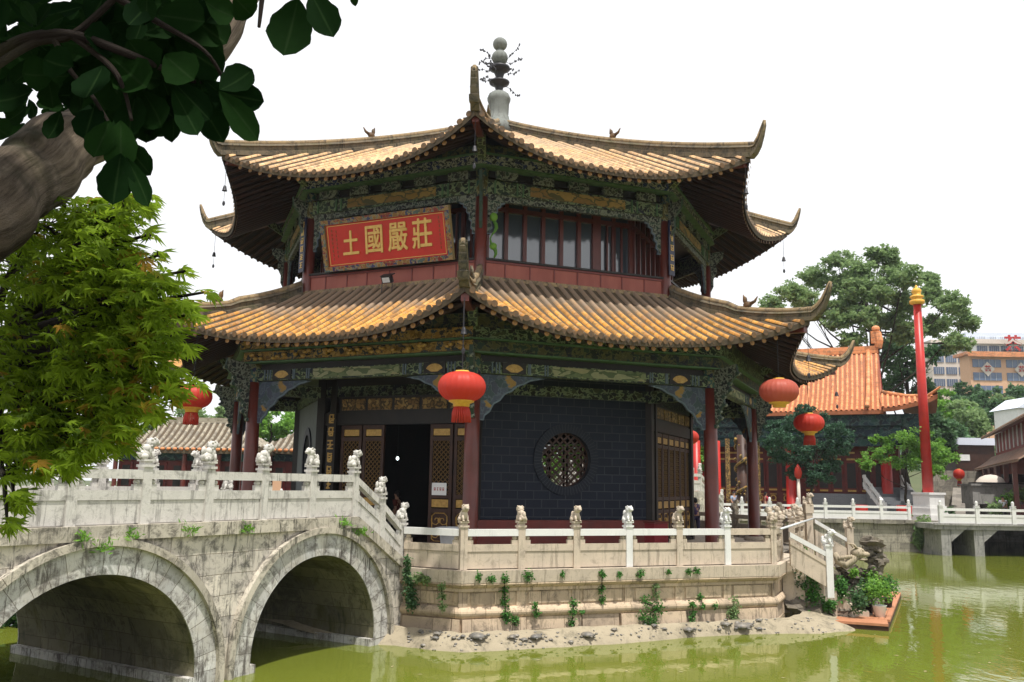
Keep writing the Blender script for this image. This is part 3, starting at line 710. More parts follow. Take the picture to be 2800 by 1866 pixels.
# inner wall: brick faces with round windows on even faces, doors on odd ones
RI=7.2
def circle_wall(j,z0,z1,r,cz,rad,half):
    mb=MB(); n=48; C=[];B=[];t=[]
    for i in range(n):
        a=2*pi*i/n; cw,sz=cos(a),sin(a); C.append((rad*cw,cz+rad*sz))
        k=min(half/abs(cw) if abs(cw)>1e-6 else 1e9,((z1-cz) if sz>0 else (cz-z0))/abs(sz) if abs(sz)>1e-6 else 1e9); B.append((k*cw,cz+k*sz))
    corners=[(half,z1),(-half,z1),(-half,z0),(half,z0)]
    for i in range(n):
        k=(i+1)%n; q=[C[i],B[i],B[k],C[k]]
        for c in corners:   # insert the rectangle corner where it falls between two spokes
            a0=math.atan2(B[i][1]-cz,B[i][0]); a1=math.atan2(B[k][1]-cz,B[k][0]); ac=math.atan2(c[1]-cz,c[0])
            if a1<a0: a1+=2*pi
            if ac<a0: ac+=2*pi
            if a0+1e-6<ac<a1-1e-6: q=[C[i],B[i],c,B[k],C[k]]
        mb.face([fp(j,r,w,z) for w,z in q],[(w+j*.3,z) for w,z in q]); mb.face([fp(j,r-.35,w,z) for w,z in q[::-1]],[(w,z) for w,z in q[::-1]])
        mb.face([fp(j,r,*C[i]),fp(j,r,*C[k]),fp(j,r-.35,*C[k]),fp(j,r-.35,*C[i])])
    return mb
def lattice(mb,j,w0,w1,z0,z1,r,step,th,clip=None):
    # diagonal bars clipped to a rectangle or circle (cw,cz,rad)
    for s in (1,-1):
        c0=(z0-s*w0 if s>0 else z0+w0); lo=z0-max(s*w0,s*w1); hi=z1-min(s*w0,s*w1); c=lo
        while c<hi:
            c+=step; pts=[]
            if clip:
                cw,cz,rd=clip; dd=(cz-s*cw-c)/math.sqrt(2)
                if abs(dd)>=rd: continue
                h=math.sqrt(rd*rd-dd*dd)/math.sqrt(2); mw=(cw+s*(cz-c))/2 if s>0 else (cw-(cz-c))/2; mw=(cw+s*(cz-c))/2
                a=(mw-h,s*(mw-h)+c); b=(mw+h,s*(mw+h)+c)
            else:
                wa=max(w0,min((z0-c)/s,(z1-c)/s)); wb=min(w1,max((z0-c)/s,(z1-c)/s))
                if wb-wa<.03: continue
                a=(wa,s*wa+c); b=(wb,s*wb+c)
            P=[];o=th*.707
            for rr in (r-th*.5,r+th*.5):
                P+=[fp(j,rr,a[0]+o*s,a[1]-o),fp(j,rr,b[0]+o*s,b[1]-o),fp(j,rr,b[0]-o*s,b[1]+o),fp(j,rr,a[0]-o*s,a[1]+o)]
            mb.face([P[4],P[5],P[6],P[7]]); mb.face([P[0],P[3],P[2],P[1]]); mb.face([P[0],P[1],P[5],P[4]]); mb.face([P[3],P[7],P[6],P[2]])
for j in FR:
    if j%2==0:
        half=RI*T-.02; mb=circle_wall(j,2.88,8.6,RI,4.77,.86,half); w=mb.build('brick_wall' if j!=-2 else 'lit_side_wall',M['brick' if j!=-2 else 'sidewall'],pav,recalc=False)
        mb=MB(); n=48
        mb.grid([[fp(j,RI+.05,rd*cos(a),4.77+rd*sin(a)) for a in [2*pi*i/n for i in range(n)]] for rd in (.86,1.13)],lambda i,q:(q*.2,i*.35),closed=True)
        for rd in (.86,1.13): mb.grid([[fp(j,rr,rd*cos(a),4.77+rd*sin(a)) for a in [2*pi*i/n for i in range(n)]] for rr in (RI+.05,RI-.02)],None,closed=True)
        o=mb.build('round_window',M['brickring'],pav,recalc=False)
        mb=MB(); lattice(mb,j,-.86,.86,3.91,5.63,RI-.2,.26,.030,(0,4.77,.86)); mb.build('lattice',M['timber'],o)
        mb=MB(); mb.tube([fp(j,RI-.2,.86*cos(a),4.77+.86*sin(a)) for a in [2*pi*i/32 for i in range(33)]],.03,6,False); mb.build('window_frame',M['timber'],o)
        mb=MB(); ringseg(mb,j,6.85,RI+.12,1.97,2.87); mb.build('plinth',M['plinth'],pav)
    else:
        L=2*RI*T; X=lambda f:-L/2+f*L
        mb=MB()
        for f,wd in ((.015,.3),(.10,.22),(.99,.3)): wbox(mb,j,X(f),wd,RI,.3,1.97,8.6)
        ringseg(mb,j,RI-.1,RI+.1,5.82,6.22); ringseg(mb,j,RI-.1,RI+.1,6.74,8.6); ringseg(mb,j,RI-.1,RI+.05,6.22,6.74,w0=X(.13),w1=X(1)); ringseg(mb,j,RI-.12,RI+.12,1.965,2.06,w0=X(.13),w1=X(1))
        df=mb.build('door_frame',M['black'],pav)
        mb=MB(); n=5
        for i in range(n):
            w=X(.14)+(i+.5)*(X(1)-X(.14))/n; wbox(mb,j,w,(X(1)-X(.14))/n-.12,RI+.06,.04,6.3,6.67)
        mb.build('transom_panel',M['dullgold'],df)
        leaves=[(.15,.285),(.295,.43),(.72,.855),(.865,.985)]
        if j!=-1: leaves.append((.44,.575)); leaves.append((.58,.71))
        for a,b in leaves:
            w0,w1=X(a),X(b); mb=MB(); r=RI
            for w in (w0+.05,w1-.05): wbox(mb,j,w,.1,r,.09,2.07,5.8)
            for z in (2.12,3.12,3.55,5.35,5.74): wbox(mb,j,(w0+w1)/2,w1-w0-.2,r,.085,z-.06,z+.06)
            d=mb.build('door',M['timber'],pav)
            mb=MB(); lattice(mb,j,w0+.1,w1-.1,3.6,5.3,r+.01,.155,.012); 
            z=3.66
            while z<5.28:
                w=w0+.14
                while w<w1-.12: mb.ball(fp(j,r+.03,w,z),(.022,.022,.03),5); w+=.155
                z+=.155
            mb.build('lattice',M['dullgold'],d)
            mb=MB(); wbox(mb,j,(w0+w1)/2,w1-w0-.22,r+.01,.05,3.22,3.46); wbox(mb,j,(w0+w1)/2,w1-w0-.22,r+.01,.05,5.45,5.66); mb.build('gilt_plate',M['gold'],d)
            mb=MB(); wbox(mb,j,(w0+w1)/2,w1-w0-.2,r-.01,.04,2.16,3.08); 
            d2=mb.build('lower_panel',M['timber'],d); mb=MB(); cw=(w0+w1)/2
            hw=(w1-w0-.26)/2
            P=[fp(j,r+.025,cw+sx*hw*.98,z) for sx,z in ((-1,2.25),(-1,2.95),(-.6,3.04),(.6,3.04),(1,2.95),(1,2.25),(.6,2.18),(-.6,2.18),(-1,2.25))]; mb.tube(P,.018,5,False)
            for cz in (2.42,2.82):
                for sx in (-1,1):
                    mb.tube([fp(j,r+.025,cw+sx*(hw*.45+ (.02+.03*t)*cos(t*2.2)*1.6),cz+(.02+.03*t)*1.6*sin(t*2.2)) for t in [q*.35 for q in range(10)]],.016,5,False)
                mb.ball(fp(j,r+.02,cw,cz),(.06,.03,.09),6)
            mb.build('scroll_carving',M['gold'],d2)
mb=MB()
for j in FR: mb.face([fp(j,0,0,8.55),fp(j,7.0,-7*T,8.55),fp(j,7.0,7*T,8.55)])
for j in FR: mb.face([fp(j,0,0,1.98),fp(j,7.0,-7*T,1.98),fp(j,7.0,7*T,1.98)])
mb.build('hall_floor',M['timber'],pav,recalc=False)
# altar block inside the hall, and a dark screen added to blacken the doorway
mb=MB(); mb.box((CX,CY,3.2),(3.0,3.0,2.5)); mb.box((CX,CY,5.2),(2.2,2.2,1.6)); mb.box((-3.2,CY+1.2,5.2),(8.0,.2,6.6)); mb.build('altar_and_screen',M['dark'],pav)
# ================================================================ balustrades
def atz(u,v,z):
    a=at(u,v,1.0)-Vector((0,0,EYE)); return Vector((0,0,EYE))+a*((z-EYE)/a.z)
def onface(j,r,u,v):
    n,t=fr(j); o=fp(j,r,0,0); a=at(u,v,1.0)-Vector((0,0,EYE)); d=(o-Vector((0,0,EYE))).dot(n)/a.dot(n); p=Vector((0,0,EYE))+a*d
    return (p-o).dot(t),p.z
def lion(seed,mat):
    rn=random.Random(seed); mb=MB(); j=lambda a:a*rn.uniform(.85,1.15)
    mb.ball((-.06,0,.10),(.13,.085,.10),10); mb.ball((.05,0,.17),(.085,.08,.14),10)
    mb.ball((-.14,0,.09),(.07,.09,.08),8)
    hx=.10+rn.uniform(-.03,.03); hz=.33+rn.uniform(-.04,.03)
    mb.ball((hx-.03,0,hz-.03),(.095,.095,.10),10)       # mane
    mb.ball((hx+.04,0,hz),(.075,.07,.075),8); mb.ball((hx+.10,0,hz-.03),(.05,.045,.04),8)
    for s in (-1,1):
        mb.tube([(.08,s*.055,.15),(.11,s*.06,.0)],[.035,.03],6); mb.ball((.13,s*.06,.02),(.045,.03,.022),6)
        mb.ball((-.09,s*.08,.05),(.09,.04,.06),6); mb.ball((hx-.01,s*.065,hz+.055),(.03,.02,.03),5)
        for a in range(3): mb.ball((hx-.07,s*.07,hz-.09+a*.06),(.03,.025,.03),5)
    mb.ball((-.16,0,.17+rn.uniform(-.04,.06)),(.055,.05,.10),7); mb.ball((-.02,0,.20),(.10,.08,.09),8)
    return mb.build('stone_lion',mat,None,True,local=True)
LIONS={}
def put_lion(parent,p,rz,mat,seed):
    k=(mat.name,seed%4)
    if k not in LIONS:
        o=lion(seed%4,mat); LIONS[k]=o; c=o
    else: c=LIONS[k].copy(); COL.objects.link(c)
    c.parent=parent; c.location=p-rootloc(parent); c.rotation_euler=(0,0,rz); return c
def balustrade(label,pts,postmat=lambda i:M['marble'],railmat=lambda i:M['marble'],first=True,last=True,h=1.0,lions=True,pw=.19,group='stone balustrades with carved lion posts',gapblk=True,turn=0,plain_top=False):
    """pts: post foot positions; sections slope between them"""
    pts=[Vector(p) for p in pts]; root=thing('balustrade',label,'balustrade',pts[0],group)
    for i,p in enumerate(pts):
        if (i==0 and not first) or (i==len(pts)-1 and not last): continue
        q=pts[min(i+1,len(pts)-1)]; a=pts[max(i-1,0)]; d=(q-a); d.z=0; rz=math.atan2(d.y,d.x)
        mb=MB(); m=postmat(i); c=lambda z:p+Vector((0,0,z*h))
        mb.box(c(.525),(pw,pw,1.05*h),rz,0,(i*.7,0)); mb.box(c(1.075),(pw+.05,pw+.05,.05*h),rz); mb.box(c(1.13),(pw-.02,pw-.02,.06*h),rz); mb.box(c(1.18),(pw+.045,pw+.045,.04*h),rz)
        if plain_top:
            mb.lathe([(.06,1.2*h),(.085,1.25*h),(.09,1.42*h),(.05,1.5*h),(0,1.52*h)],p,10)
        po=mb.build('post',m,root)
        if lions: put_lion(po,c(1.20),rz+turn+(pi if (i*7)%5==2 else 0),m,i+len(label))
    for i in range(len(pts)-1):
        a,b=pts[i],pts[i+1]; d=b-a; L=Vector((d.x,d.y,0)).length; e=Vector((d.x,d.y,0))/L; s=Vector((-e.y,e.x,0)); g=pw/2-.004
        A=a+e*g+Vector((0,0,d.z*g/L)); B=b-e*g-Vector((0,0,d.z*g/L))
        def bar(mb,z0,z1,th,A=A,B=B,u=0):
            up=Vector((0,0,1)); P=[A-s*th/2+up*z0*h,B-s*th/2+up*z0*h,B+s*th/2+up*z0*h,A+s*th/2+up*z0*h]
            mb.hexa(P+[x+up*(z1-z0)*h for x in P],0,(u,z0))
        m=railmat(i)
        mb=MB(); bar(mb,.83,1.0,.17,u=i*2); rl=mb.build('rail',m,root)
        mb=MB(); bar(mb,.02,.44,.085,u=i*2); bar(mb,.445,.62,.13,u=i*2)
        if gapblk:
            for (u,v) in ((0,.12),(.88,1)):
                C,D=A+(B-A)*u,A+(B-A)*v; bar(mb,.62,.73,.09,C,D); 
                mid=(C+D)/2; mb.ball(mid+Vector((0,0,.775*h)),(.07,.05,.06),8)
        base=m if m is not M['white'] else postmat(0)
        mb.build('panel',base,root)
    return root
SP=2*11.36*T/6; side=lambda j,i:fp(j,11.36,-11.36*T+i*SP,DZ)
wh=lambda *ix:(lambda i:M['white'] if i in ix else M['beige'])
balustrade('stone balustrade with lion posts and bright white rails facing the pond below the round window',[side(0,i) for i in range(7)],wh(3,5),wh(0,1,2,3,4),turn=-pi/2*.92)
NEAR=1.84
balustrade('single bay of balustrade between the bridge foot and the front corner of the platform',[fp(-1,11.36,11.36*T-NEAR+.05,DZ),side(-1,6)],wh(),wh(0),last=False,first=False)
balustrade('balustrade on the far left edge of the platform, half hidden behind the bridge rails',[side(-1,0),fp(-1,11.36,-11.36*T+NEAR-.05,DZ)],wh(),wh(),last=False,first=False)
balustrade('balustrade bay just left of the water stairs at the right corner of the platform',[side(1,i) for i in range(0,2)],wh(),wh(),first=False,turn=-pi/2*.92)
balustrade('balustrade on the right side of the platform beyond the water stairs',[side(1,i) for i in range(3,7)],wh(),wh(),turn=-pi/2*.92)
for j,l in ((2,'balustrade along the back right edge of the platform, seen between the red columns'),(3,'balustrade at the very back of the platform, hidden by the hall walls'),(-4,'balustrade along the rear left edge of the platform'),(-3,'balustrade along the left edge of the platform behind the columns'),(-2,'balustrade on the left flank of the platform above the bridge')):
    balustrade(l,[side(j,i) for i in range(7)],wh(),wh(),first=False,turn=-pi/2*.92)
# ================================================================ stone bridge
B0=Vector((-6.890,16.730,0)); BD=Vector((.5169,.8560,0)); BN=Vector((.8560,-.5169,0)); BW=5.72; BE=7.86
def bp(s,o,z): return B0+BD*s+BN*o+Vector((0,0,z))
bridge=thing('stone_bridge','arched stone bridge with weathered masonry leading over the pond to the pavilion door','bridge',bp(2,-BW/2,0))
S1=5.91
def ztop(s): return 3.13 if s<=S1 else max(1.82,3.13-(s-S1)*.60)
ARCH=[(4.74,1.99,.28,2.0),(-.88,2.24,.22,2.06),(-6.5,1.99,.28,2.0)]  # centre s, half width, springing z, rise
def intr(s,g=0):
    for c,hw,z0,rs in ARCH:
        if abs(s-c)<hw+g: return z0+(rs+g)*math.sqrt(max(0,1-((s-c)/(hw+g))**2))
    return None
for off,nm in ((.14,1),(-BW-.14,-1)):
    mb=MB(); ss=[-14+.06*i for i in range(int((BE+.35+14)/.06)+1)]
    lo=[]; 
    for s in ss:
        b=intr(s,.30); lo.append(-1.0 if b is None else b)
    for i in range(len(ss)-1):
        a,b=ss[i],ss[i+1]; zt0,zt1=ztop(a)-.26,ztop(b)-.26; l0,l1=min(lo[i],zt0),min(lo[i+1],zt1)
        if (lo[i]<0)!=(lo[i+1]<0): l0=l1=max(lo[i],lo[i+1])if False else min(lo[i],lo[i+1])
        n=5
        for q in range(n):
            f0,f1=q/n,(q+1)/n; P=[(a,l0+(zt0-l0)*f0),(b,l1+(zt1-l1)*f0),(b,l1+(zt1-l1)*f1),(a,l0+(zt0-l0)*f1)]
            mb.face([bp(s,off,z) for s,z in P],[(s,z) for s,z in P])
    mb.build('spandrel_wall',M['bridge'],bridge,recalc=False)
    sg=1 if nm>0 else -1
    for c,hw,z0,rs in ARCH:
        for (g0,g1,pr,mt,name) in ((0,.50,.03,'vouss','arch_ring'),(.50,.64,.13,'ledge','arch_moulding')):
            mb=MB(); N=40; rows=[[],[],[],[]]; uvs=[]
            A=[-.28]+[pi*i/N for i in range(N+1)]+[pi+.28]
            for a in A:
                def pt(g):
                    if a<0: return (c-hw-g, z0+ (a*4))
                    if a>pi: return (c+hw+g, z0-(a-pi)*4)
                    return (c-(hw+g)*cos(a), z0+(rs+g)*sin(a))
                i_,o_=pt(g0),pt(g1)
                rows[0].append(bp(i_[0],off-sg*(.0 if g0==0 else .05),i_[1])); rows[1].append(bp(i_[0],off+sg*pr,i_[1])); rows[2].append(bp(o_[0],off+sg*pr,o_[1])); rows[3].append(bp(o_[0],off-sg*.05,o_[1])); uvs.append(a*(hw+.2))
            mb.grid(rows,lambda i,q:(uvs[min(q,len(uvs)-1)],i*.5)); mb.build(name,M[mt],bridge)
for c,hw,z0,rs in ARCH:
    mb=MB(); N=30; A=[pi*i/N for i in range(N+1)]
    prof=[(c-hw,-1.2)]+[(c-hw*cos(a),z0+rs*sin(a)) for a in A]+[(c+hw,-1.2)]
    offs=[.14-i*(BW+.28)/8 for i in range(9)]
    L=[0]
    for a,b in zip(prof,prof[1:]): L.append(L[-1]+math.hypot(b[0]-a[0],b[1]-a[1]))
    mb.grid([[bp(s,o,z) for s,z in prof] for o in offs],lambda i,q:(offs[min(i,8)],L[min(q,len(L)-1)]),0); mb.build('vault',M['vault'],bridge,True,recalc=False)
    mb=MB()
    for s in (-1,1):
        x0,x1=c+s*hw,c+s*(hw-.16); P=[bp(x0,.16,-1),bp(x1,.16,-1),bp(x1,-BW-.16,-1),bp(x0,-BW-.16,-1)]; mb.hexa(P+[p+Vector((0,0,1.17)) for p in P])
    mb.build('footing',M['vouss'],bridge)
mb=MB()
def strip(mb,o0,o1,dz0,dz1,s0=-14,s1=BE+.2,uvs=1):
    S_=[s0,S1,S1+1.0,s1] if s1>S1+1 else [s0,s1]
    for a,b in zip(S_,S_[1:]):
        P=[bp(a,o0,ztop(a)+dz0),bp(b,o0,ztop(b)+dz0),bp(b,o1,ztop(b)+dz0),bp(a,o1,ztop(a)+dz0)]
        up=dz1-dz0; mb.hexa(P+[p+Vector((0,0,up)) for p in P],0,(a,0))
strip(mb,.24,-.16,-.26,0); strip(mb,-BW-.24,-BW+.16,-.26,0); mb.build('ledge',M['ledge'],bridge)
mb=MB(); strip(mb,-.17,-BW+.17,-.30,-.03,s1=S1-.1)
n=9
for i in range(n):
    a=S1-.1+i*.25; z=3.10-i*.142; P=[bp(a,-.165,z-.3),bp(a+.25,-.165,z-.3),bp(a+.25,-BW+.165,z-.3),bp(a,-BW+.165,z-.3)]; mb.hexa(P+[p+Vector((0,0,.3)) for p in P])
mb.build('paving',M['pave'],bridge)
ks=[-3,-2,-1,0,1,2,3,4]
def brail(o): return [bp(k*1.4777,o,3.13) for k in ks]+[bp(6.98,o,ztop(6.98)),bp(BE+.02,o,DZ)]
balustrade('near balustrade of the bridge above the arches, sloping down at its right end',brail(0),lambda i:M['marble'],lambda i:M['marble'],turn=0)
balustrade('far balustrade of the bridge, seen behind and between the near lion posts',brail(-BW),lambda i:M['marble'],lambda i:M['marble'],turn=pi)
# ================================================================ shore
mb=MB(); rows=[]
A=[(-6.5,23.9,-4.4,22.9),(-4.4,23.75,-3.4,22.55),(-2.9,23.15,-2.6,22.45),(-2.0,22.75,-1.85,21.75),(-1.2,22.35,-.8,21.70),(0,22.75,.15,22.05),(1.2,23.2,1.15,22.45),(3,23.9,3.0,23.2),(5,24.7,5.2,24.45),(6.6,25.25,7.0,25.1),(7.9,25.75,8.7,25.2),(8.6,26.6,9.9,26.0),(9.3,27.7,10.6,27.2)]
for x0,y0,x1,y1 in A:
    if x0>-3.5 and x0<8.2: x1,y1=x0+(x1-x0)*.84,y0+(y1-y0)*.84
    r=[]
    for i,(f,z) in enumerate(((0,.36),(.3,.30),(.6,.20),(.85,.09),(1.0,.015),(1.15,-.12),(1.6,-.5))):
        p=Vector((x0+(x1-x0)*f,y0+(y1-y0)*f,z)); nz=noise.noise(p*1.7); r.append(p+Vector((nz*.2*f,nz*.2*f,nz*.10*f)))
    rows.append(r)
# refine between the key rows
R2=[]
for a,b in zip(rows,rows[1:]):
    for q in range(5):
        f=q/5; R2.append([p.lerp(s,f)+Vector((0,0,.05*noise.noise(p.lerp(s,f)*3)+.03*noise.noise(p.lerp(s,f)*9)))+Vector((0,-.10*noise.noise(p.lerp(s,f)*2.3),0)) for p,s in zip(a,b)])
R2.append(rows[-1]); mb.grid(R2)
sh_=single(mb,'shore',M['sand'],None,None,kind='structure',smooth=True)
from mathutils.bvhtree import BVHTree
_bv=BVHTree.FromPolygons([v.co[:] for v in sh_.data.vertices],[q.vertices[:] for q in sh_.data.polygons])
def onshore(u,v):
    o=Vector((0,0,EYE)); d=(at(u,v,1.0)-o).normalized(); h=_bv.ray_cast(o,d)
    return h[0] if h[0] is not None and h[0].z>0 else None
# loose pebbles and shells strewn on the shore
mb=MB(); rq=random.Random(17)
for i in range(420):
    u=rq.uniform(1085,2330); h=onshore(u,rq.uniform(1690,1800))
    if h is None or h.z<.0: continue
    r=rq.uniform(.012,.045)*(1.6 if rq.random()<.08 else 1); mb.ball(h+Vector((0,0,r*.2)),(r*rq.uniform(.8,1.6),r,r*.6),6,0,Matrix.Rotation(rq.uniform(0,3),3,'Z'))
single(mb,'pebbles',plain('pebbles',(.34,.31,.27),(.08,.08,.08),14,.8),'small grey and pale pebbles strewn over the sandy shore','pebbles',kind='stuff',smooth=True)
mb=MB()
for i in range(70):
    u=rq.uniform(1000,2780); v=rq.uniform(1600,1860); p=atz(u,v,.006)
    if u<2350 and v<1800: continue
    r=rq.uniform(.015,.05); a=rq.uniform(0,6); mb.face([p+Vector((r*cos(a+t)*(1.8 if t in (0,3.14) else .8),r*sin(a+t)*(1.8 if t in (0,3.14) else .8),0)) for t in (0,1.05,2.1,3.14,4.2,5.2)],[(rq.random(),0)]*6)
single(mb,'floating_leaves',plain('dead leaves',(.42,.38,.22),(.20,.16,.08),5,.7),'tiny pale dead leaves and specks floating on the green water','floating leaves',kind='stuff',recalc=False)
# turtles
def make_turtle(seed=0):
    t=thing('turtle','placeholder','turtle',(0,0,0),'turtles and terrapins basking on the pale shore')
    mb=MB(); mb.lathe([(.0,.015),(.15,.015),(.165,.04),(.15,.075),(.10,.11),(.05,.125),(0,.13)],(0,0,0),12,sc=(1.15,.9)); mb.build('shell',M['shell'],t,True)
    mb=MB(); mb.tube([(.14,0,.05),(.21,0,.08)],.028,6); mb.ball((.235,0,.09),(.045,.03,.03),6); mb.build('head',M['shell'],t,True)
    for sx,sy in ((1,1),(1,-1),(-1,1),(-1,-1)):
        mb=MB(); mb.ball((sx*.13,sy*.13,.022),(.055,.035,.022),6,0,Matrix.Rotation(sy*sx*.6,3,'Z')); mb.build('leg',M['shell'],t,True)
    return t
zz=lambda x,y:(1050+x*.4675,1350+y*.4675)
spots=[(215,810,.7,'small dark turtle at the left end of the shore, nearest the platform wall'),(310,825,.8,'turtle above the dark pair at the left end of the shore'),(300,850,.75,'turtle low on the left shore under another one'),(408,848,.6,'small turtle left of the big grey one'),(462,838,.6,'small turtle by the wall foot left of the big grey one'),
 (545,850,1.7,'large grey turtle on the left part of the shore'),(750,845,.9,'dark turtle on the edge where shade meets bright sand'),(820,860,.8,'turtle in the small group left of the pale boulder'),(890,848,1.3,'pale sunlit turtle close to the waterline left of the middle'),(975,858,.5,'tiny turtle at the waterline beside the pale one'),
 (1190,838,1.4,'domed blue grey turtle at the waterline in the middle of the shore'),(1345,800,.7,'small turtle resting high on the middle of the shore'),(1580,778,.8,'flat dark turtle right of the middle, close to the wall'),(1640,795,.6,'small turtle under the hanging yellow green plant'),(1775,805,1.3,'brownish turtle at the waterline below the right plants'),(1815,795,.6,'small turtle touching the brownish one'),
 (1960,798,.6,'small turtle left of the two large ones at the right'),(1995,772,1.2,'long dark turtle by the wall at the right'),(2090,790,1.9,'largest dark turtle near the right end of the shore'),(2125,775,1.1,'turtle leaning on the largest one at the right end'),(2190,745,.7,'small turtle high on the right end of the shore'),(2195,795,.7,'small turtle at the waterline at the right end')]
tp=None
for i,(x,y,sc,lb) in enumerate(spots):
    u,v=zz(x,y); p=onshore(u,v) or onshore(u,v-14) or atz(u,v,.1)
    if tp is None: tp=make_turtle(); o=tp; tp.location=p; LOC[tp.name]=p; tp.rotation_euler=(0,0,random.uniform(0,6)); 
    else: o=copy_tree(tp,p,random.uniform(0,6.28))
    o.scale=(sc*.70,)*3; o['label']=lb
# ================================================================ lanterns
def make_lantern(mat):
    t=thing('lantern','x','lantern',(0,0,0),'red silk lanterns hanging under the eaves')
    mb=MB(); n=14; prof=[(.56*(math.sin(pi*(i+1.1)/(n+1.2)))**.72,-.36*cos(pi*(i+1.1)/(n+1.2))) for i in range(n)]
    mb.lathe(prof,(0,0,0),72,wob=lambda a:.04*abs(math.sin(a*12))-.02); mb.build('shade',mat,t,True)
    mb=MB(); mb.lathe([(.0,.38),(.16,.38),(.17,.35),(.22,.33)],(0,0,0),20); mb.build('top_cap',M['lgold'],t,True)
    mb=MB(); mb.lathe([(.30,-.325),(.30,-.36),(.20,-.40),(.19,-.47),(.17,-.48),(0,-.48)],(0,0,0),20); mb.build('bottom_rim',M['lgold'],t,True)
    mb=MB(); 
    for i in range(26):
        a=2*pi*i/26; mb.tube([(.16*cos(a),.16*sin(a),-.47),(.20*cos(a),.20*sin(a),-.62),(.21*cos(a)+.02*sin(i),.20*sin(a),-.84)],[.018,.022,.020],5)
    mb.build('tassel',mat,t,True)
    mb=MB(); mb.tube([(0,0,.37),(0,0,2.1)],.012,5); mb.build('cord',M['iron'],t)
    return t
L1=make_lantern(M['lantern']); L2=None
for i,(u,v,Y,sc,lb) in enumerate(((1263,1058,20.95,1.02,'bright red ribbed lantern hanging at the front corner of the lower roof'),(2212,1157,33.4,1.0,'red lantern hanging in front of the pine tree and the orange tiled hall'),(1880,1196,44.2,1.0,'red lantern half hidden behind the brick wall, between it and the red column'),(527,1085,26.2,1.0,'dull red lantern half hidden by the maple leaves at the left'))):
    p=at(u,v,Y); 
    o=L1 if i==0 else copy_tree(L1,p,.4*i); o.location=p; LOC[o.name]=p; o['label']=lb; o.scale=(sc,)*3
L2=make_lantern(M['lantern_old']); p=at(2130,1070,25.5); L2.location=p; LOC[L2.name]=p; L2['label']='faded pink lantern hanging under the right corner of the lower roof'
for c in list(L2.children):
    if c.name.startswith('tassel'): bpy.data.objects.remove(c)
# wind bells
def make_bell():
    t=thing('wind_bell','x','wind bell',(0,0,0),'small wind bells on the roof corners')
    mb=MB(); mb.lathe([(0,.0),(.04,-.01),(.06,-.08),(.075,-.16),(.09,-.18)],(0,0,0),10); mb.build('bell',M['iron'],t,True)
    mb=MB(); mb.tube([(0,0,.0),(0,0,.75)],.008,4); mb.tube([(0,0,-.1),(0,0,-.55)],.006,4); mb.ball((0,0,-.6),(.05,.02,.09),6); mb.build('chain',M['iron'],t)
    return t
b0=make_bell(); first=True
cname={0:'front',1:'right front',2:'far right',3:'back right',-1:'left front',-2:'far left',-3:'back left',-4:'rear'}
for D,nm,dz,rr in ((RU,'upper',-1.05,.25),(RL,'lower',-1.05,.2)):
    for k in range(-4,4):
        rho=D['end']-rr; p=cp(k,rho,surf(D,rho*K,rho*K*T)+dz)
        if first: o=b0;first=False
        else: o=copy_tree(b0,p,0)
        o.location=p; LOC[o.name]=p; o['label']='small dark wind bell hanging from the %s corner of the %s roof'%(cname[k],nm)
# ================================================================ writing
def text(body,size,origin,ex,ey,mat,name,parent=None,bold=.0,depth=.012,shear=0,sx=1,sy=1,thick=0):
    cu=bpy.data.curves.new(name,'FONT'); cu.body=body; cu.size=size; cu.align_x='CENTER'; cu.align_y='CENTER'; cu.extrude=depth; cu.offset=bold; cu.shear=shear; cu.resolution_u=3
    ob=bpy.data.objects.new(name,cu); COL.objects.link(ob); bpy.context.view_layer.update()
    me=bpy.data.meshes.new_from_object(ob.evaluated_get(bpy.context.evaluated_depsgraph_get())); bpy.data.objects.remove(ob)
    ez=ex.cross(ey); Mx=Matrix((ex,ey,ez)).transposed().to_4x4(); Mx=Matrix.Translation(origin-(rootloc(parent) if parent else Vector()))@Mx@Matrix.Diagonal((sx,sy,1,1))
    if thick:
        import bmesh
        b=bmesh.new()
        for k,(a,c) in enumerate(((-1,-.6),(1,-.6),(0,.9),(-.5,.3),(.6,.2))):
            m2=me.copy(); m2.transform(Matrix.Translation((a*thick,c*thick,.0012*k))); b.from_mesh(m2); bpy.data.meshes.remove(m2)
        b.to_mesh(me); b.free()
    me.transform(Mx); me.materials.clear(); me.materials.append(mat); me.name=name
    o=bpy.data.objects.new(name,me); COL.objects.link(o)
    if parent: o.parent=parent
    return o
def card(mb,o,ex,ey,w,h,d,m=0):
    ez=ex.cross(ey); P=[]
    for k in (0,d):
        for a,b in ((-1,-1),(1,-1),(1,1),(-1,1)): P.append(o+ex*a*w/2+ey*b*h/2+ez*k)
    mb.face([P[4],P[5],P[6],P[7]],[(0,0),(w,0),(w,h),(0,h)],m); mb.face([P[0],P[3],P[2],P[1]],None,m)
    for a,b in ((0,1),(1,2),(2,3),(3,0)): mb.face([P[a],P[b],P[b+4],P[a+4]],None,m)
n_,t_=fr(-1)
ey=(Vector((0,0,1))+n_*.26).normalized(); ex=t_
pc=fp(-1,8.31,.06,11.70)
pl=thing('name_plaque','long red plaque with four large gold characters in a colourful carved frame above the doors','plaque',pc)
mb=MB(); card(mb,pc,ex,ey,4.5,1.4,.08); mb.build('board',M['red'],pl)
mb=MB(); W_,H_=4.86,1.70
for (cx_,cy_,w,h) in ((0,.5*H_-.08,W_,.16),(0,-.5*H_+.08,W_,.16),(-.5*W_+.08,0,.16,H_-.32),(.5*W_-.08,0,.16,H_-.32)):
    card(mb,pc+ex*cx_+ey*cy_,ex,ey,w,h,.15)
mb.build('carved_frame',M['frame'],pl)
mb=MB(); 
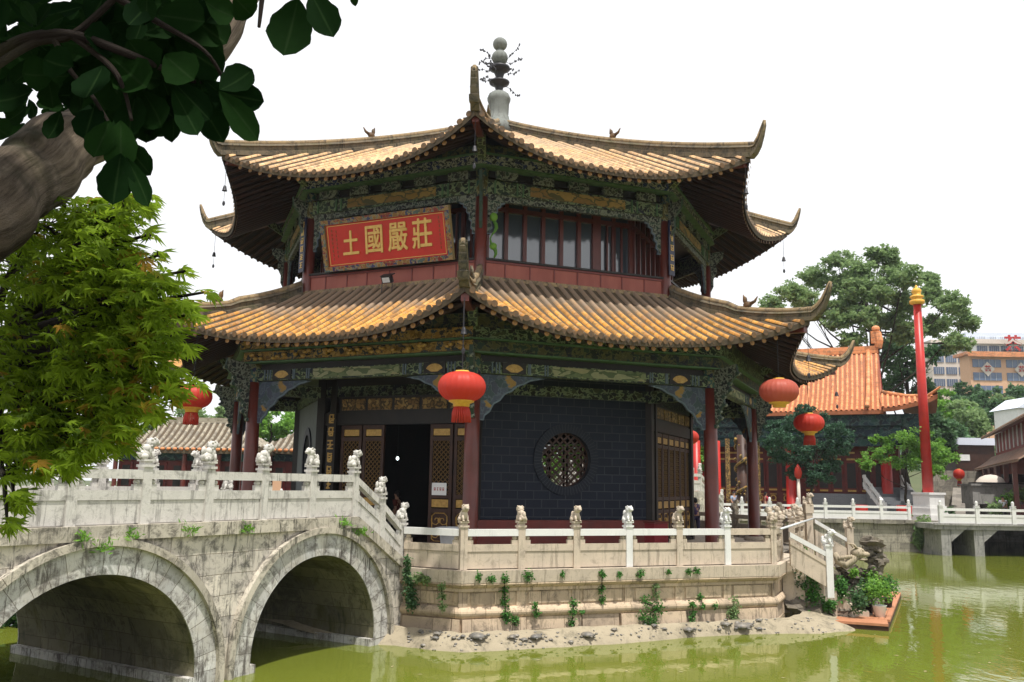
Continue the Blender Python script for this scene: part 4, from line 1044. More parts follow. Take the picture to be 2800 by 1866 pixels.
for (cx_,cy_,w,h) in ((0,.64,4.4,.018),(0,-.64,4.4,.018),(-2.19,0,.018,1.28),(2.19,0,.018,1.28)): card(mb,pc+ex*cx_+ey*cy_+ex.cross(ey)*.08,ex,ey,w,h,.015)
mb.build('gilt_line',M['signgold'],pl)
for i,ch in enumerate('土國嚴莊'):
    text(ch,.84 if i else .74,pc+ex*(-1.33+i*.90)+ey*(.0 if i else -.05)+ex.cross(ey)*.095,ex,ey,M['signgold'],'character',pl,bold=.0,depth=.015,shear=.08,sx=.9,sy=1.18,thick=.015)
for (x,n,y0) in ((2.02,8,.54),(-1.86,7,.48),(-2.03,8,.52)):
    mb=MB()
    for q in range(n): 
        for a in range(3): card(mb,pc+ex*(x+random.uniform(-.01,.01))+ey*(y0-q*.135-a*.03)+ex.cross(ey)*.082,ex,ey,random.uniform(.03,.06),.012,.006)
        card(mb,pc+ex*x+ey*(y0-q*.135-.03)+ex.cross(ey)*.082,ex,ey,.012,.085,.006)
    mb.build('small_inscription',M['dullgold'],pl)
def glyph(name,parent,o,ex,ey,w,h,mat,seed,th=.09,d=.012):
    """brush-stroke character too small to read in the photograph"""
    rg=random.Random(seed); mb=MB(); ez=ex.cross(ey); n=rg.choice((3,3,4))
    for i in range(n): card(mb,o+ey*h*(.42-.84*i/(n-1))+ex*w*rg.uniform(-.06,.06)+ez*.0011*i,ex,ey,w*rg.uniform(.5,.95),h*th,d)
    for x in ((0,) if rg.random()<.5 else (-.28,.28)): card(mb,o+ex*w*x+ey*h*rg.uniform(-.08,.08)+ez*.0063,ex,ey,w*th*1.3,h*rg.uniform(.6,.95),d)
    a=rg.uniform(.5,.9); e1=ex*cos(a)+ey*sin(a); e2=ey*cos(a)-ex*sin(a); card(mb,o-ey*h*.2+ez*.0085,e1,e2,w*.5,h*th,d)
    return mb.build(name,mat,parent,recalc=False)
# couplet boards on the columns
def couplet(k,R,z0,z1,wd,lb,chars,side_=0,base='navy'):
    d=cdir(k+side_*.0); A=R_(45*k-PHI+side_); d=Vector((sin(A),-cos(A),0)); s=Vector((cos(A),sin(A),0)); c=Vector((CX,CY,(z0+z1)/2))+cdir(k)*R+d*.25
    o=thing('couplet_board',lb,'couplet board',c); mb=MB(); card(mb,c,s,Vector((0,0,1)),wd,z1-z0,.04); mb.build('board',M[base],o)
    n=len(chars); st=(z1-z0-.2)/n
    for i in range(n): glyph('character',o,Vector((c.x,c.y,z1-.1-st*(i+.5)))+d*.042,s,Vector((0,0,1)),min(wd*.7,st*.75),min(wd*.7,st*.75),M['signgold'],i+k*9)
couplet(-1,8.58,10.95,12.85,.34,'dark blue board with gold characters on the upper column left of the red plaque',range(6))
couplet(1,8.58,10.95,12.85,.3,'dark board with gold characters on the upper column at the right corner',range(5),.9)
for w_,lb in ((-.40*2*RI*T,'tall dark board with a column of gilded characters left of the doors'),):
    p=fp(-1,RI+.16,w_,4.3); o=thing('couplet_board',lb,'couplet board',p); mb=MB(); card(mb,p,t_,Vector((0,0,1)),.34,3.9,.05); mb.build('board',M['black'],o)
    for i in range(9): glyph('character',o,p+n_*.052+Vector((0,0,1.72-i*.43)),t_,Vector((0,0,1)),.25,.31,M['gold'],i+50,.14,.02)
# paper notice on the door leaf
p=fp(-1,RI+.07,(-.5+.785)*2*RI*T,3.78); o=thing('paper_notice','white paper notice with red writing pasted on the door lattice','notice',p)
mb=MB(); card(mb,p,t_,Vector((0,0,1)),.52,.38,.006); mb.build('sheet',M['chalk'],o)
for i in range(4): glyph('lettering',o,p+n_*.007+t_*(-.15+.1*i),t_,Vector((0,0,1)),.075,.10,M['redpaint'],i+70,.12,.002)
# floodlight on the lower roof
p=fp(-1,8.62,.35,10.12); o=thing('floodlight','small black floodlight standing on the lower roof against the red parapet','floodlight',p)
mb=MB(); ro=Matrix.Rotation(math.atan2(t_.y,t_.x),3,'Z')@Matrix.Rotation(.5,3,'X'); mb.box(p+Vector((0,0,.18)),(.34,.16,.22),0,0,(0,0),ro); mb.box(p+Vector((0,0,.32)),(.42,.26,.02),0,0,(0,0),ro); mb.build('housing',M['iron'],o)
mb=MB(); mb.box(p+Vector((0,0,.18))+n_*.07-Vector((0,0,.04)),(.26,.02,.16),0,0,(0,0),ro); mb.build('lens',M['steel'],o)
mb=MB(); mb.tube([p-t_*.19+Vector((0,0,-.25)),p-t_*.19+Vector((0,0,.2))],.014,5); mb.tube([p+t_*.19+Vector((0,0,-.25)),p+t_*.19+Vector((0,0,.2))],.014,5); mb.build('bracket',M['iron'],o)
# green and red dragon carving by the upper front column
mb=MB(); P=[fp(0,8.12,-8.12*T+.42+.10*sin(i*.9),12.1-i*.12) for i in range(11)]; mb.tube(P,[.04+.02*sin(i) for i in range(11)],6); mb.ball(P[0]+Vector((0,0,.1)),(.13,.08,.15),8); mb.ball(P[7],(.12,.06,.12),8)
tg=single(mb,'dragon_carving',M['leaf_bright'],'green painted dragon carving beside the upper front column','carving',smooth=True)
# things standing on the platform
p=at(1236,1452,24.6); p.z=1.97; o=thing('stone_basin','round pale stone basin on the platform between the front column and the doors','basin',p)
mb=MB(); mb.lathe([(0,0),(.26,0),(.30,.3),(.34,.62),(.46,.70),(.48,.78),(.42,.80),(.38,.70),(0,.68)],p,24); mb.build('bowl',M['steel'],o,True); mb=MB(); mb.lathe([(.32,.10),(.34,.13),(.32,.16)],p,24); mb.build('band',M['iron'],o,True)
p=at(1795,1480,27.2); p.z=1.97; o=thing('donation_box','red box standing against the doors at the right end of the brick wall','box',p)
mb=MB(); mb.box(p+Vector((0,0,.45)),(.62,.4,.9),.7); mb.build('body',M['crimson'],o); mb=MB(); mb.box(p+Vector((0,0,.93)),(.68,.46,.05),.7); mb.box(p+Vector((0,0,.97)),(.3,.06,.02),.7); mb.build('lid',M['darkred'],o)
# lamp inside the hall
p=at(1087,1254,33.0); lampm=NT('lit bulb'); lampm.b.inputs['Emission Color'].default_value=(.9,1,1,1); lampm.b.inputs['Emission Strength'].default_value=6
mb=MB(); mb.ball(p,(.05,.05,.065),10); bl=thing('hanging_bulb','small lit bulb glowing in the dark doorway','lamp',p); mb.build('bulb',lampm.m,bl,True); mb=MB(); mb.tube([p+Vector((0,0,.1)),p+Vector((0,0,1.6))],.01,5); mb.build('cord',M['iron'],bl)
# ================================================================ greenery helpers
def leafquad(mb,p,s,rn,nrm=None,long=1.5,droop=0):
    a=Vector((rn.gauss(0,1),rn.gauss(0,1),rn.gauss(0,.6)-droop)).normalized()
    b=Vector((rn.gauss(0,1),rn.gauss(0,1),rn.gauss(0,1))); b=(b-a*b.dot(a)).normalized()
    L=s*long*rn.uniform(.7,1.3); w=s*rn.uniform(.35,.6); k=rn.random(); u=[(k,0)]*4
    q=a*L; c=a.cross(b)*w*.25
    mb.face([p,p+q*.5+b*w+c,p+q,p+q*.5-b*w+c],u)
def clump(mb,c,r,n,s,rn,shell=.55,droop=0,long=1.5):
    if not isinstance(r,(tuple,list)): r=(r,r,r)
    for _ in range(n):
        d=Vector((rn.gauss(0,1),rn.gauss(0,1),rn.gauss(0,1))).normalized(); k=rn.uniform(shell,1)**.8*(1+.25*noise.noise(Vector(c)+d*2.3))
        leafquad(mb,Vector(c)+Vector((d.x*r[0],d.y*r[1],d.z*r[2]))*k,s,rn,droop=droop,long=long)
def tree(name,label,cat,base,top,clumps,leaf,n,s,bark,tr=.3,group=None,seed=1,shell=.25,limbs=True,kind=None,long=1.5,tufts=7):
    rn=random.Random(seed); root=thing(name,label,cat,base,group); base=Vector(base); top=Vector(top); mb=MB()
    N=7; P=[base.lerp(top,i/N)+Vector((noise.noise(Vector((seed,i*.7,0)))*tr*1.6,0,0)) for i in range(N+1)]; mb.tube(P,[tr*(1-.75*i/N) for i in range(N+1)],8)
    if limbs:
        for c,r in clumps:
            c=Vector(c); i=rn.randint(max(1,N//2),N-1); a=P[i]; m=a.lerp(c,.55)+Vector((0,0,-.06*(c-a).length)); mb.tube([a,m,c],[tr*.24,tr*.13,tr*.04],6,False)
            for _ in range(4):
                e=c+Vector((rn.uniform(-1,1),rn.uniform(-1,1),rn.uniform(-.3,1)))*(r if not isinstance(r,tuple) else r[0])*.8; mb.tube([m.lerp(c,rn.random()),e],[tr*.06,tr*.02],4,False)
    mb.build('trunk',bark,root,True)
    mb=MB()
    for c,r in clumps:
        rr=r if isinstance(r,tuple) else (r,r,r*.75); v=rr[0]*rr[2]
        # each clump is broken into tufts so that sky shows between them
        for _ in range(max(5,int(tufts*v**.5))):
            d=Vector((rn.gauss(0,1),rn.gauss(0,1),rn.gauss(0,1))).normalized()*rn.uniform(.25,1)
            cc=Vector(c)+Vector((d.x*rr[0],d.y*rr[1],d.z*rr[2])); q=rr[0]*rn.uniform(.22,.42)
            clump(mb,cc,(q,q,q*.6),int(n*rn.uniform(.6,1.4)),s,rn,shell,long=long)
    mb.build('crown',leaf,root,recalc=False); return root
# ================================================================ far bank
mb=MB(); mb.box((-31.1,58.55,.5),(118,.3,2.98),0,0,(0,0)); mb.box((59,72,.5),(64,.3,2.98)); mb.box((27.9,65.3,.5),(.3,13.4,2.98)); qw=single(mb,'quay_wall',M['quay'],'long masonry retaining wall along the far side of the pond','wall')
mb=MB()
for i in range(60):
    x=-60+i*2.02; mb.box((x,58.42,1.93+random.uniform(-.02,.02)),(1.98,.5,.24+random.uniform(-.03,.03)),0,0,(i*1.7,0))
c=mb.build('coping',M['quay'],qw)
balustrade('white stone balustrade on the far quay in front of the orange tiled hall',[(8.0+1.83*i,58.5,2.05) for i in range(11)],wh(0,1,2,3,4,5,6,7,8,9,10),wh(*range(11)),h=.88,lions=False,pw=.2,group='white balustrades on the far bank',gapblk=False,plain_top=True)
balustrade('white stone balustrade on the far quay left of the pavilion',[(-31.5+1.83*i,58.5,2.05) for i in range(16)],wh(*range(17)),wh(*range(17)),h=.88,lions=False,pw=.2,group='white balustrades on the far bank',gapblk=False,plain_top=True)
fb=thing('concrete_footbridge','flat concrete footbridge on stubby haunched piers at the right edge','bridge',(35,57,0))
mb=MB(); mb.box((45.6,56.95,1.78),(38.2,2.9,.34)); mb.box((45.6,55.46,1.93),(38.3,.14,.12)); mb.build('deck',M['concrete'],fb)
for x in (26.95,29.0,34.2,39.4):
    mb=MB(); mb.box((x+.28,56.9,.3),(.6,2.6,2.62),0); 
    hx=.9; P=[]
    for y in (55.58,58.2): P+=[(x+.58,y,1.60),(x+.58+hx,y,1.60),(x+.58,y,.85)]
    mb.face([P[0],P[1],P[2]]); mb.face([P[3],P[5],P[4]]); mb.face([P[1],P[4],P[5],P[2]]); mb.face([P[0],P[3],P[4],P[1]])
    mb.build('pier',M['concrete'],fb)
balustrade('white balustrade of the flat footbridge at the right edge',[(26.95+2.27*i,55.55,1.99) for i in range(9)],wh(*range(10)),wh(*range(10)),h=.92,lions=False,pw=.24,group='white balustrades on the far bank',gapblk=False,plain_top=True)
# red pole
Y=61; pb=at(2538,1347,Y); tp_=at(2503,830,Y); rp=thing('red_flagpole','tall bright red pole with a gilded finial on a white stepped pedestal','pole',(pb.x,Y,2.0))
mb=MB(); 
for w,z0,z1 in ((2.0,2.0,2.35),(1.75,2.35,2.8),(1.55,2.8,2.95),(1.4,2.95,pb.z-.15),(1.55,pb.z-.15,pb.z)): mb.box((pb.x,Y,(z0+z1)/2),(w,w,z1-z0),.4)
mb.build('pedestal',M['white'],rp)
mb=MB(); mb.tube([(pb.x,Y,pb.z),(pb.x,Y,tp_.z)],[.355,.265],24); mb.build('shaft',M['redpaint'],rp,True)
mb=MB(); z=tp_.z; mb.lathe([(.3,z-.1),(.5,z),(.5,z+.2),(.34,z+.28),(.36,z+.36),(.48,z+.44),(.44,z+.52),(.25,z+.62),(.3,z+.78),(.34,z+.92),(.22,z+1.08),(.08,z+1.14),(.1,z+1.24),(.0,z+1.36)],(pb.x,Y,0),20); mb.build('finial',M['lgold'],rp,True)
# ================================================================ hall
class Fr:
    def __init__(s,o,a): s.o=Vector(o); s.x=Vector((cos(a),sin(a),0)); s.y=Vector((-sin(a),cos(a),0))
    def __call__(s,u,v,z): return s.o+s.x*u+s.y*v+Vector((0,0,z-s.o.z))
def fbox(mb,F,u,v,z,du,dv,dz,m=0):
    P=[F(u+a*du/2,v+b*dv/2,z-dz/2) for a,b in ((-1,-1),(1,-1),(1,1),(-1,1))]; mb.hexa(P+[p+Vector((0,0,dz)) for p in P],m,(u,z))
def ribroof(F,P00,P10,P01,P11,curve,s,rib,parent,mat,tm,lift=0,side_clip=None,thick=.28):
    """slope between ridge edge P00-P10 and eave edge P01-P11 (u,v,z in frame), concave by curve, eave corners lifted"""
    P00,P10,P01,P11=[Vector(p) for p in (P00,P10,P01,P11)]
    def pt(x,y,h=0):
        a=P00.lerp(P10,x); b=P01.lerp(P11,x); p=a.lerp(b,y); return F(p.x,p.y,p.z-curve*sin(pi*y)+lift*(abs(2*x-1)**4)*y**2+h)
    mb=MB(); mb.grid([[pt(j/16,i/8) for j in range(17)] for i in range(9)]); mb.grid([[pt(j/16,1,-thick*k) for j in range(17)] for k in range(2)])
    mb.grid([[pt(j/16,i/8,-thick) for j in range(17)] for i in range(3,9)])
    o=mb.build('roof_slope',tm,parent,recalc=False)
    mb=MB(); L=max((P11-P01).length,(P10-P00).length); n=int(L/s); wtop=(P10-P00).length
    for q in range(n+1):
        # ribs run straight down, perpendicular to the eave
        x=q/n; e=P01.lerp(P11,x); ax=(P11-P01).normalized(); t0=0
        ua=(P00-P01).dot(ax); ub=(P10-P01).dot(ax); ue=x*(P11-P01).length
        if ue<ua and ua>0: t0=1-ue/ua
        if ue>ub and (P11-P01).length-ub>1e-6: t0=max(t0,(ue-ub)/((P11-P01).length-ub))
        if t0>.93: continue
        rows=[]
        for i in range(7):
            y=t0+(1.004-t0)*i/6; uu=ua*(1-y); wd=(ub-ua)*(1-y)+(P11-P01).length*y
            xx=min(1,max(0,(ue-uu)/wd)); c=pt(xx,y); t=F.x*ax.x+F.y*ax.y
            rows.append([c+t*rib*cos(pi*(1-k/4))+Vector((0,0,rib*1.1*sin(pi*k/4))) for k in range(5)])
        sl=(P01-P00).length
        mb.grid(rows,lambda i,k,q=q,sl=sl:(q+.1+.2*k,sl*(1-i/6)))
    mb.build('tile_ribs',mat,o,True,recalc=False)
H=Fr((29.7,70.0,0),R_(-25)); hall=thing('temple_hall','big hall with steep bright orange tiled roof and red columns behind the far balustrade','temple hall',(26,68,2.0))
RW=-26; ez=9.6
ribroof(H,(RW,0,15.0),(0,0,15.0),(RW-3.5,-6.6,ez),(.35,-5.9,ez+.2),.9,.36,.10,hall,M['orange_tile'],M['orange_pan'])
ribroof(H,(0,0,15.0),(RW,0,15.0),(.3,6.6,ez),(RW-3.5,6.6,ez),.9,.36,.10,hall,M['orange_tile'],M['orange_pan'])
ribroof(H,(.25,-3.4,11.2),(.25,3.4,11.2),(4.0,-6.6,ez+.9),(4.0,6.6,ez+.9),.35,.36,.10,hall,M['orange_tile'],M['orange_pan'],lift=.5)
ribroof(H,(.0,-3.7,11.1),(.3,-3.4,11.2),(.35,-6.3,ez+.15),(4.0,-6.6,ez+1.0),.2,.36,.10,hall,M['orange_tile'],M['orange_pan'],lift=.2)
mb=MB(); mb.face([H(.05,0,14.9),H(.05,-3.3,11.2),H(.05,3.3,11.2)]); mb.face([H(-.05,0,14.9),H(-.05,3.3,11.2),H(-.05,-3.3,11.2)]); mb.build('gable',M['redpaint'],hall,recalc=False)
mb=MB(); fbox(mb,H,RW/2,0,15.2,-RW,.35,.6); mb.tube([H(0,-.0,15.3),H(.1,0,15.9),H(.0,0,16.6)],[.3,.35,.3],8); fbox(mb,H,-.15,0,16.2,.7,.4,1.0); mb.ball(H(-.1,0,16.9),(.35,.3,.28),8)
mb.build('ridge',M['orange_tile'],hall)
mb=MB(); P=[H(.0,-.2-5.9*t,15.1+(ez+.35-15)*t-.9*sin(pi*t)) for t in [i/10 for i in range(11)]]; mb.tube([q-H.x*.75 for q in P],.17,8); mb.tube([H(.35,-3.2,11.35),H(2.0,-4.5,10.9),H(3.4,-6.0,10.75),H(4.2,-6.9,11.3)],[.17,.16,.14,.06],8); mb.tube([H(.3,-3.4,11.4),H(.3,3.3,11.4)],.16,8)
mb.ball(H(3.1,-5.5,11.1),(.25,.2,.3),6); mb.build('hip_ridge',M['orange_tile'],hall,True)
mb=MB()
for z0,z1,v in ((8.7,9.5,-5.1),(7.9,8.75,-4.6),(7.2,7.9,-4.3)): fbox(mb,H,-12,v,(z0+z1)/2,27,.5,z1-z0)
fbox(mb,H,1.6,-4.8,8.5,3.2,.5,2.1); fbox(mb,H,3.0,0,8.8,.5,9.4,1.6); fbox(mb,H,2.9,-4.7,5,.3,.3,5.6); mb.build('painted_eave_beam',M['bluegreen'],hall)
for u in (.3,-6.6,-13.5,-20.4):
    mb=MB(); p=H(u,-4.1,0); mb.lathe([(.55,2.0),(.55,2.25),(.40,2.4),(.38,7.4),(0,7.4)],p,16); mb.build('column',M['redpaint'],hall,True)
mb=MB(); fbox(mb,H,-12,-2.9,4.9,25,.3,5.8); fbox(mb,H,.9,0,4.9,.5,6,5.8); hwall=mb.build('hall_wall',M['darkred'],hall)
for b in range(3):
    for q in range(6):
        u=-6.2+.9+q*1.02-b*6.9; 
        mb=MB(); fbox(mb,H,u,-3.1,5.0,.86,.12,2.5); d=mb.build('door' if b else 'window',M['darkred'],hall)
        mb=MB(); fbox(mb,H,u,-3.18,5.0,.62,.06,1.9); mb.build('screen',M['black'],d)
        mb=MB()
        for z in (3.85,6.25,6.75): fbox(mb,H,u,-3.2,z,.6,.06,.14)
        if b or q<2:
            fbox(mb,H,u,-3.2,3.0,.5,.05,.06);fbox(mb,H,u,-3.2,3.5,.5,.05,.06)
            mb.lathe([(.16,-.03),(.24,-.03),(.24,.03),(.16,.03)],H(u,-3.2,3.2),14,rot=Matrix.Rotation(-R_(25),3,'Z')@Matrix.Rotation(pi/2,3,'X'))
        mb.build('gilt_ornament',M['gold'],d)
mb=MB(); fbox(mb,H,-2.7,-3.25,2.85,5.4,.3,1.55); mb.build('brick_dado',M['greybrick'],hall)
mb=MB(); fbox(mb,H,1.6,-4.2,3.0,.9,1.4,2.0); mb.build('plinth',M['greybrick'],hall)
# gold dragon column seen between the pavilion columns
p=at(2035,1320,59.5); dr=thing('dragon_column','dark column wrapped by gilded and blue dragon carving, seen between the two right columns','column',(p.x,59.8,2.0))
mb=MB(); mb.lathe([(.5,2),(.42,2.3),(.36,7.5),(0,7.5)],(p.x,59.8,0),12); mb.build('shaft',M['timber'],dr,True)
mb=MB(); mb.tube([Vector((p.x+.48*cos(a*.55),59.8+.48*sin(a*.55),2.6+a*.16)) for a in range(30)],[.11+.03*sin(i*1.3) for i in range(30)],6)
for i in range(50): a=random.uniform(0,6.28); mb.ball((p.x+.5*cos(a),59.8+.5*sin(a),random.uniform(2.6,7.2)),random.uniform(.07,.16),5)
mb.build('dragon',M['p_gold'],dr,True)
for px_,lb in ((1905,'red column of the hall seen left of the near right column'),(1960,'second red column of the hall seen beside the near right column')):
    p=at(px_,1330,64.2); mb=MB(); mb.lathe([(.38,2.0),(.32,2.3),(.30,7.3),(0,7.3)],(p.x,64.2,0),14); cc=thing('red_column',lb,'column',(p.x,64.2,2.0)); mb.build('shaft',M['redpaint'],cc,True)
# banner-like gilt vertical boards by the dragon column
for px_ in (1990,2072):
    p=at(px_,1270,59.2); mb=MB(); mb.box((p.x,59.2,4.9),(.3,.08,4.6)); single(mb,'gilded_board',M['dullgold'],'narrow upright gilded board %s the dragon column'%('left of' if px_<2000 else 'right of'),'board')
# rear bridge with white marble balustrades behind the pavilion
rb=thing('rear_bridge','pale marble bridge rising from the back of the platform, seen between the right columns','bridge',(8,50,0))
n3,t3=fr(3); Q0=fp(3,11.4,0,0); 
def rp_(s,o,z): return Q0+BD*s+BN*o+Vector((0,0,z))
def rz_(s): return 1.82+1.9*min(1,max(0,s/3.6))-1.5*min(1,max(0,(s-9.2)/4))
mb=MB()
for a,b in ((-.2,3.6),(3.6,9.2),(9.2,14.2)):
    P=[rp_(a,2.95,-.8),rp_(b,2.95,-.8),rp_(b,-2.95,-.8),rp_(a,-2.95,-.8),rp_(a,2.95,rz_(a)),rp_(b,2.95,rz_(b)),rp_(b,-2.95,rz_(b)),rp_(a,-2.95,rz_(a))]; mb.hexa(P,0,(a,0))
mb.build('deck_and_walls',M['bridge'],rb)
balustrade('near balustrade of the pale rear bridge seen through the right columns',[rp_(s,2.8,rz_(s)) for s in (0,1.2,2.4,3.6,5.0,6.4,7.8,9.2,10.5,11.8,13.2)],lambda i:M['marble'],lambda i:M['marble'],turn=0)
balustrade('far balustrade of the pale rear bridge seen through the right columns',[rp_(s,-2.8,rz_(s)) for s in (0,1.2,2.4,3.6,5.0,6.4,7.8,9.2,10.5,11.8,13.2)],lambda i:M['marble'],lambda i:M['marble'],turn=0)
# ================================================================ left houses
def house(label,x0,x1,y,ze,zr,depth,wallm,parent_group=None,hip=2.2):
    h=thing('red_house',label,'house',((x0+x1)/2,y,2.0),'low red houses on the far left bank')
    F=Fr((x0,y,0),0); L=x1-x0
    mb=MB(); fbox(mb,F,L/2,depth/2,(2+ze)/2,L,depth,ze-2); mb.build('wall',wallm,h)
    ov=.9
    ribroof(F,(hip,depth/2,zr),(L-hip,depth/2,zr),(-ov,-ov,ze),(L+ov,-ov,ze),.25,.42,.11,h,M['grey_tile'],M['tile_pan'],lift=.25)
    ribroof(F,(L-hip,depth/2,zr),(hip,depth/2,zr),(L+ov,depth+ov,ze),(-ov,depth+ov,ze),.25,.42,.11,h,M['grey_tile'],M['tile_pan'])
    ribroof(F,(hip,depth/2,zr),(hip,depth/2,zr),(-ov,depth+ov,ze),(-ov,-ov,ze),.25,.42,.11,h,M['grey_tile'],M['tile_pan'])
    ribroof(F,(L-hip,depth/2,zr),(L-hip,depth/2,zr),(L+ov,-ov,ze),(L+ov,depth+ov,ze),.25,.42,.11,h,M['grey_tile'],M['tile_pan'])
    mb=MB()
    for i in range(int(L/.42)+4): mb.ball(F(-ov+i*.42,-ov-.02,ze+.02),(.17,.10,.12),6)
    mb.build('eave_tiles',M['orange_tile'],h,True)
    mb=MB(); fbox(mb,F,L/2,depth/2,zr+.12,L-2*hip,.3,.4); mb.build('ridge',M['grey_tile'],h)
    mb=MB(); fbox(mb,F,L/2,-.12,ze-.5,L,.2,.5); mb.build('eave_beam',M['bluegreen'],h)
    n=int(L/1.1)
    for i in range(n):
        u=(i+.5)*L/n; mb=MB(); fbox(mb,F,u,-.06,3.7,L/n*.72,.1,2.6); d=mb.build('door',M['darkred'],h); mb=MB(); fbox(mb,F,u,-.13,4.1,L/n*.42,.06,1.4); mb.build('screen',M['black'],d)
    for i in range(0,n+1,2): mb=MB(); mb.tube([F(i*L/n,-.5,2.0),F(i*L/n,-.5,ze-.3)],.16,8); mb.build('column',M['column'],h)
house('low red house with pale tiled hipped roof seen left of the two left columns',-27.0,-17.6,61.0,5.9,8.0,5.5,M['darkred'])
house('low red house with pale hipped roof between the left column and the grey side wall',-17.0,-8.5,63.0,6.0,8.4,6.0,M['darkred'])
for x,y,mt,lb in ((-15.9,60.6,'redpaint','small pink and yellow poster board by the second red house'),(-14.6,60.6,'lgold','small cream poster board right of the pink one')):
    mb=MB(); mb.box((x,y,3.6),(.6,.06,1.0),0,0); mb.box((x,y,3.0),(.55,.07,.25)); mb.box((x,y,2.5),(.06,.06,1.1)); single(mb,'poster_board',M['peach'] if mt=='redpaint' else M['cream'],lb,'poster board')
# ================================================================ right side buildings
G=Fr((44.7,82.0,0),math.atan2(-22,-9.4)); gb=thing('long_red_building','long dark red building with brown two tier tiled roofs at the right edge','building',(40,71,2.0))
def zat(u,v,Y): return at(u,v,Y).z
e1=zat(2695,1198,82); e2=zat(2700,1285,82)
ribroof(G,(-.5,3.2,e1+2.0),(30,3.2,e1+2.0),(-1,-.55,e1),(30,-.55,e1),.2,.4,.1,gb,M['brown_tile'],M['brown_tile'],lift=0,thick=.1)
ribroof(G,(-.5,.2,e2+1.1),(30,.2,e2+1.1),(-.8,-1.3,e2),(30,-1.3,e2),.1,.4,.1,gb,M['brown_tile'],M['brown_tile'],lift=0,thick=.1)
mb=MB(); fbox(mb,G,15,3.5,(2+e1)/2,30,6,e1-2+.5); mb.build('wall',M['redwall'],gb)
for i in range(12):
    mb=MB(); fbox(mb,G,1.2+i*2.4,.485,e2+2.3,.55,.05,1.6); fr_=mb.build('window',M['chalk'],gb); 
    if i%2==0: mb=MB(); fbox(mb,G,1.2+i*2.4,-1.0,(2+e2)/2,.3,.3,e2-2-.1); mb.build('column',M['column'],gb)
    else: mb=MB(); fbox(mb,G,1.2+i*2.4,.485,4.0,.45,.05,2.0); mb.build('window',M['chalk'],gb)
p=at(2660,1250,88); sh=thing('brown_shed','small brown shed with a pale blue flat roof right of the red pole','shed',(p.x,88,2.0))
mb=MB(); mb.box((p.x,89,(2.3+p.z+1.2)/2),(3.9,3,p.z+1.2-2.3)); mb.build('wall',M['timber'],sh); mb=MB(); mb.box((p.x+.2,89,p.z+1.5),(4.6,3.6,.7)); mb.build('roof',M['pale'],sh); mb=MB(); mb.box((p.x-1.1,87.45,p.z-.1),(1.0,.06,.6)); mb.build('window',M['chalk'],sh)
p=at(2620,1315,80); mb=MB(); mb.box((p.x,80.5,(2+p.z+.9)/2),(4.6,.5,p.z+.9-2)); single(mb,'rubble_wall',M['quay'],'rough brown retaining wall behind the red pole','wall')
# pale paved ramp
mb=MB(); a=at(2598,1397,66); b=at(2680,1397,66); c=at(2672,1335,80); d=at(2606,1335,80); c.z=max(c.z,2.2); d.z=c.z
mb.hexa([(a.x,66,1.9),(b.x,66,1.9),(c.x,80,1.9),(d.x,80,1.9),(a.x,66,2.05),(b.x,66,2.05),(c.x,80,c.z),(d.x,80,d.z)]); single(mb,'ramp',M['pave'],None,None,kind='structure')
# incense burner
p=at(2712,1350,64); ib=thing('incense_burner','large grey stone incense trough with dark canopy and pale dome behind the right balustrade','incense burner',(p.x,64,2.0))
mb=MB(); mb.box((p.x,64,3.75),(3.6,1.6,1.3)); mb.box((p.x,64,4.45),(3.9,1.9,.14))
for s in (-1.5,-.4,.6,1.5): mb.box((p.x+s,64,2.6),(.35,1.2,1.2))
mb.build('trough',M['concrete'],ib)
mb=MB(); mb.lathe([(1.5,4.52),(1.35,4.75),(1.0,5.0),(.5,5.15),(0,5.2)],(p.x+.0,64,0),20,sc=(.75,.5)); mb.build('dome',M['cream'],ib,True)
mb=MB(); mb.box((p.x+.6,63.9,4.58),(3.6,1.9,.10)); mb.box((p.x+1.7,64,4.95),(1.2,1.2,.6)); mb.build('canopy',M['iron'],ib)
# stairs beside the pole
p=at(2470,1340,63.5); st=thing('stone_stairs','grey stone stairs with white side rail between the hall and the red pole','stairs',(p.x,64,2.0))
mb=MB()
for i in range(9): mb.box((p.x,63.5+i*.4,2.0+.12+i*.12),(2.6,.4,.24+i*.24))
mb.build('steps',M['greybrick'],st); mb=MB()
for s in (-1.4,1.4):
    
    for h0,h1 in ((.1,.4),(.75,.95)): mb.hexa([(p.x+s-.1,63.3,2+h0),(p.x+s+.1,63.3,2+h0),(p.x+s+.1,67,4.1+h0),(p.x+s-.1,67,4.1+h0),(p.x+s-.1,63.3,2+h1),(p.x+s+.1,63.3,2+h1),(p.x+s+.1,67,4.1+h1),(p.x+s-.1,67,4.1+h1)])
    for q in range(4): mb.box((p.x+s,63.4+q*1.15,2.55+q*.66),(.16,.16,1.1))
mb.build('side_rail',M['white'],st)
# red stools / bins on the quay
for i,(u,lb) in enumerate(((2352,'red box on the quay in front of the grey brick dado'),(2472,'red tub between the hall corner and the red pole'))):
    p=at(u,1392,59.6); mb=MB(); mb.lathe([(.0,2.05),(.42,2.05),(.48,2.2),(.50,2.9),(.46,2.95),(.40,2.85),(0,2.8)],(p.x,59.6,0),14); single(mb,'red_tub',M['redpaint'],lb,'tub','red tubs on the far quay',smooth=True)
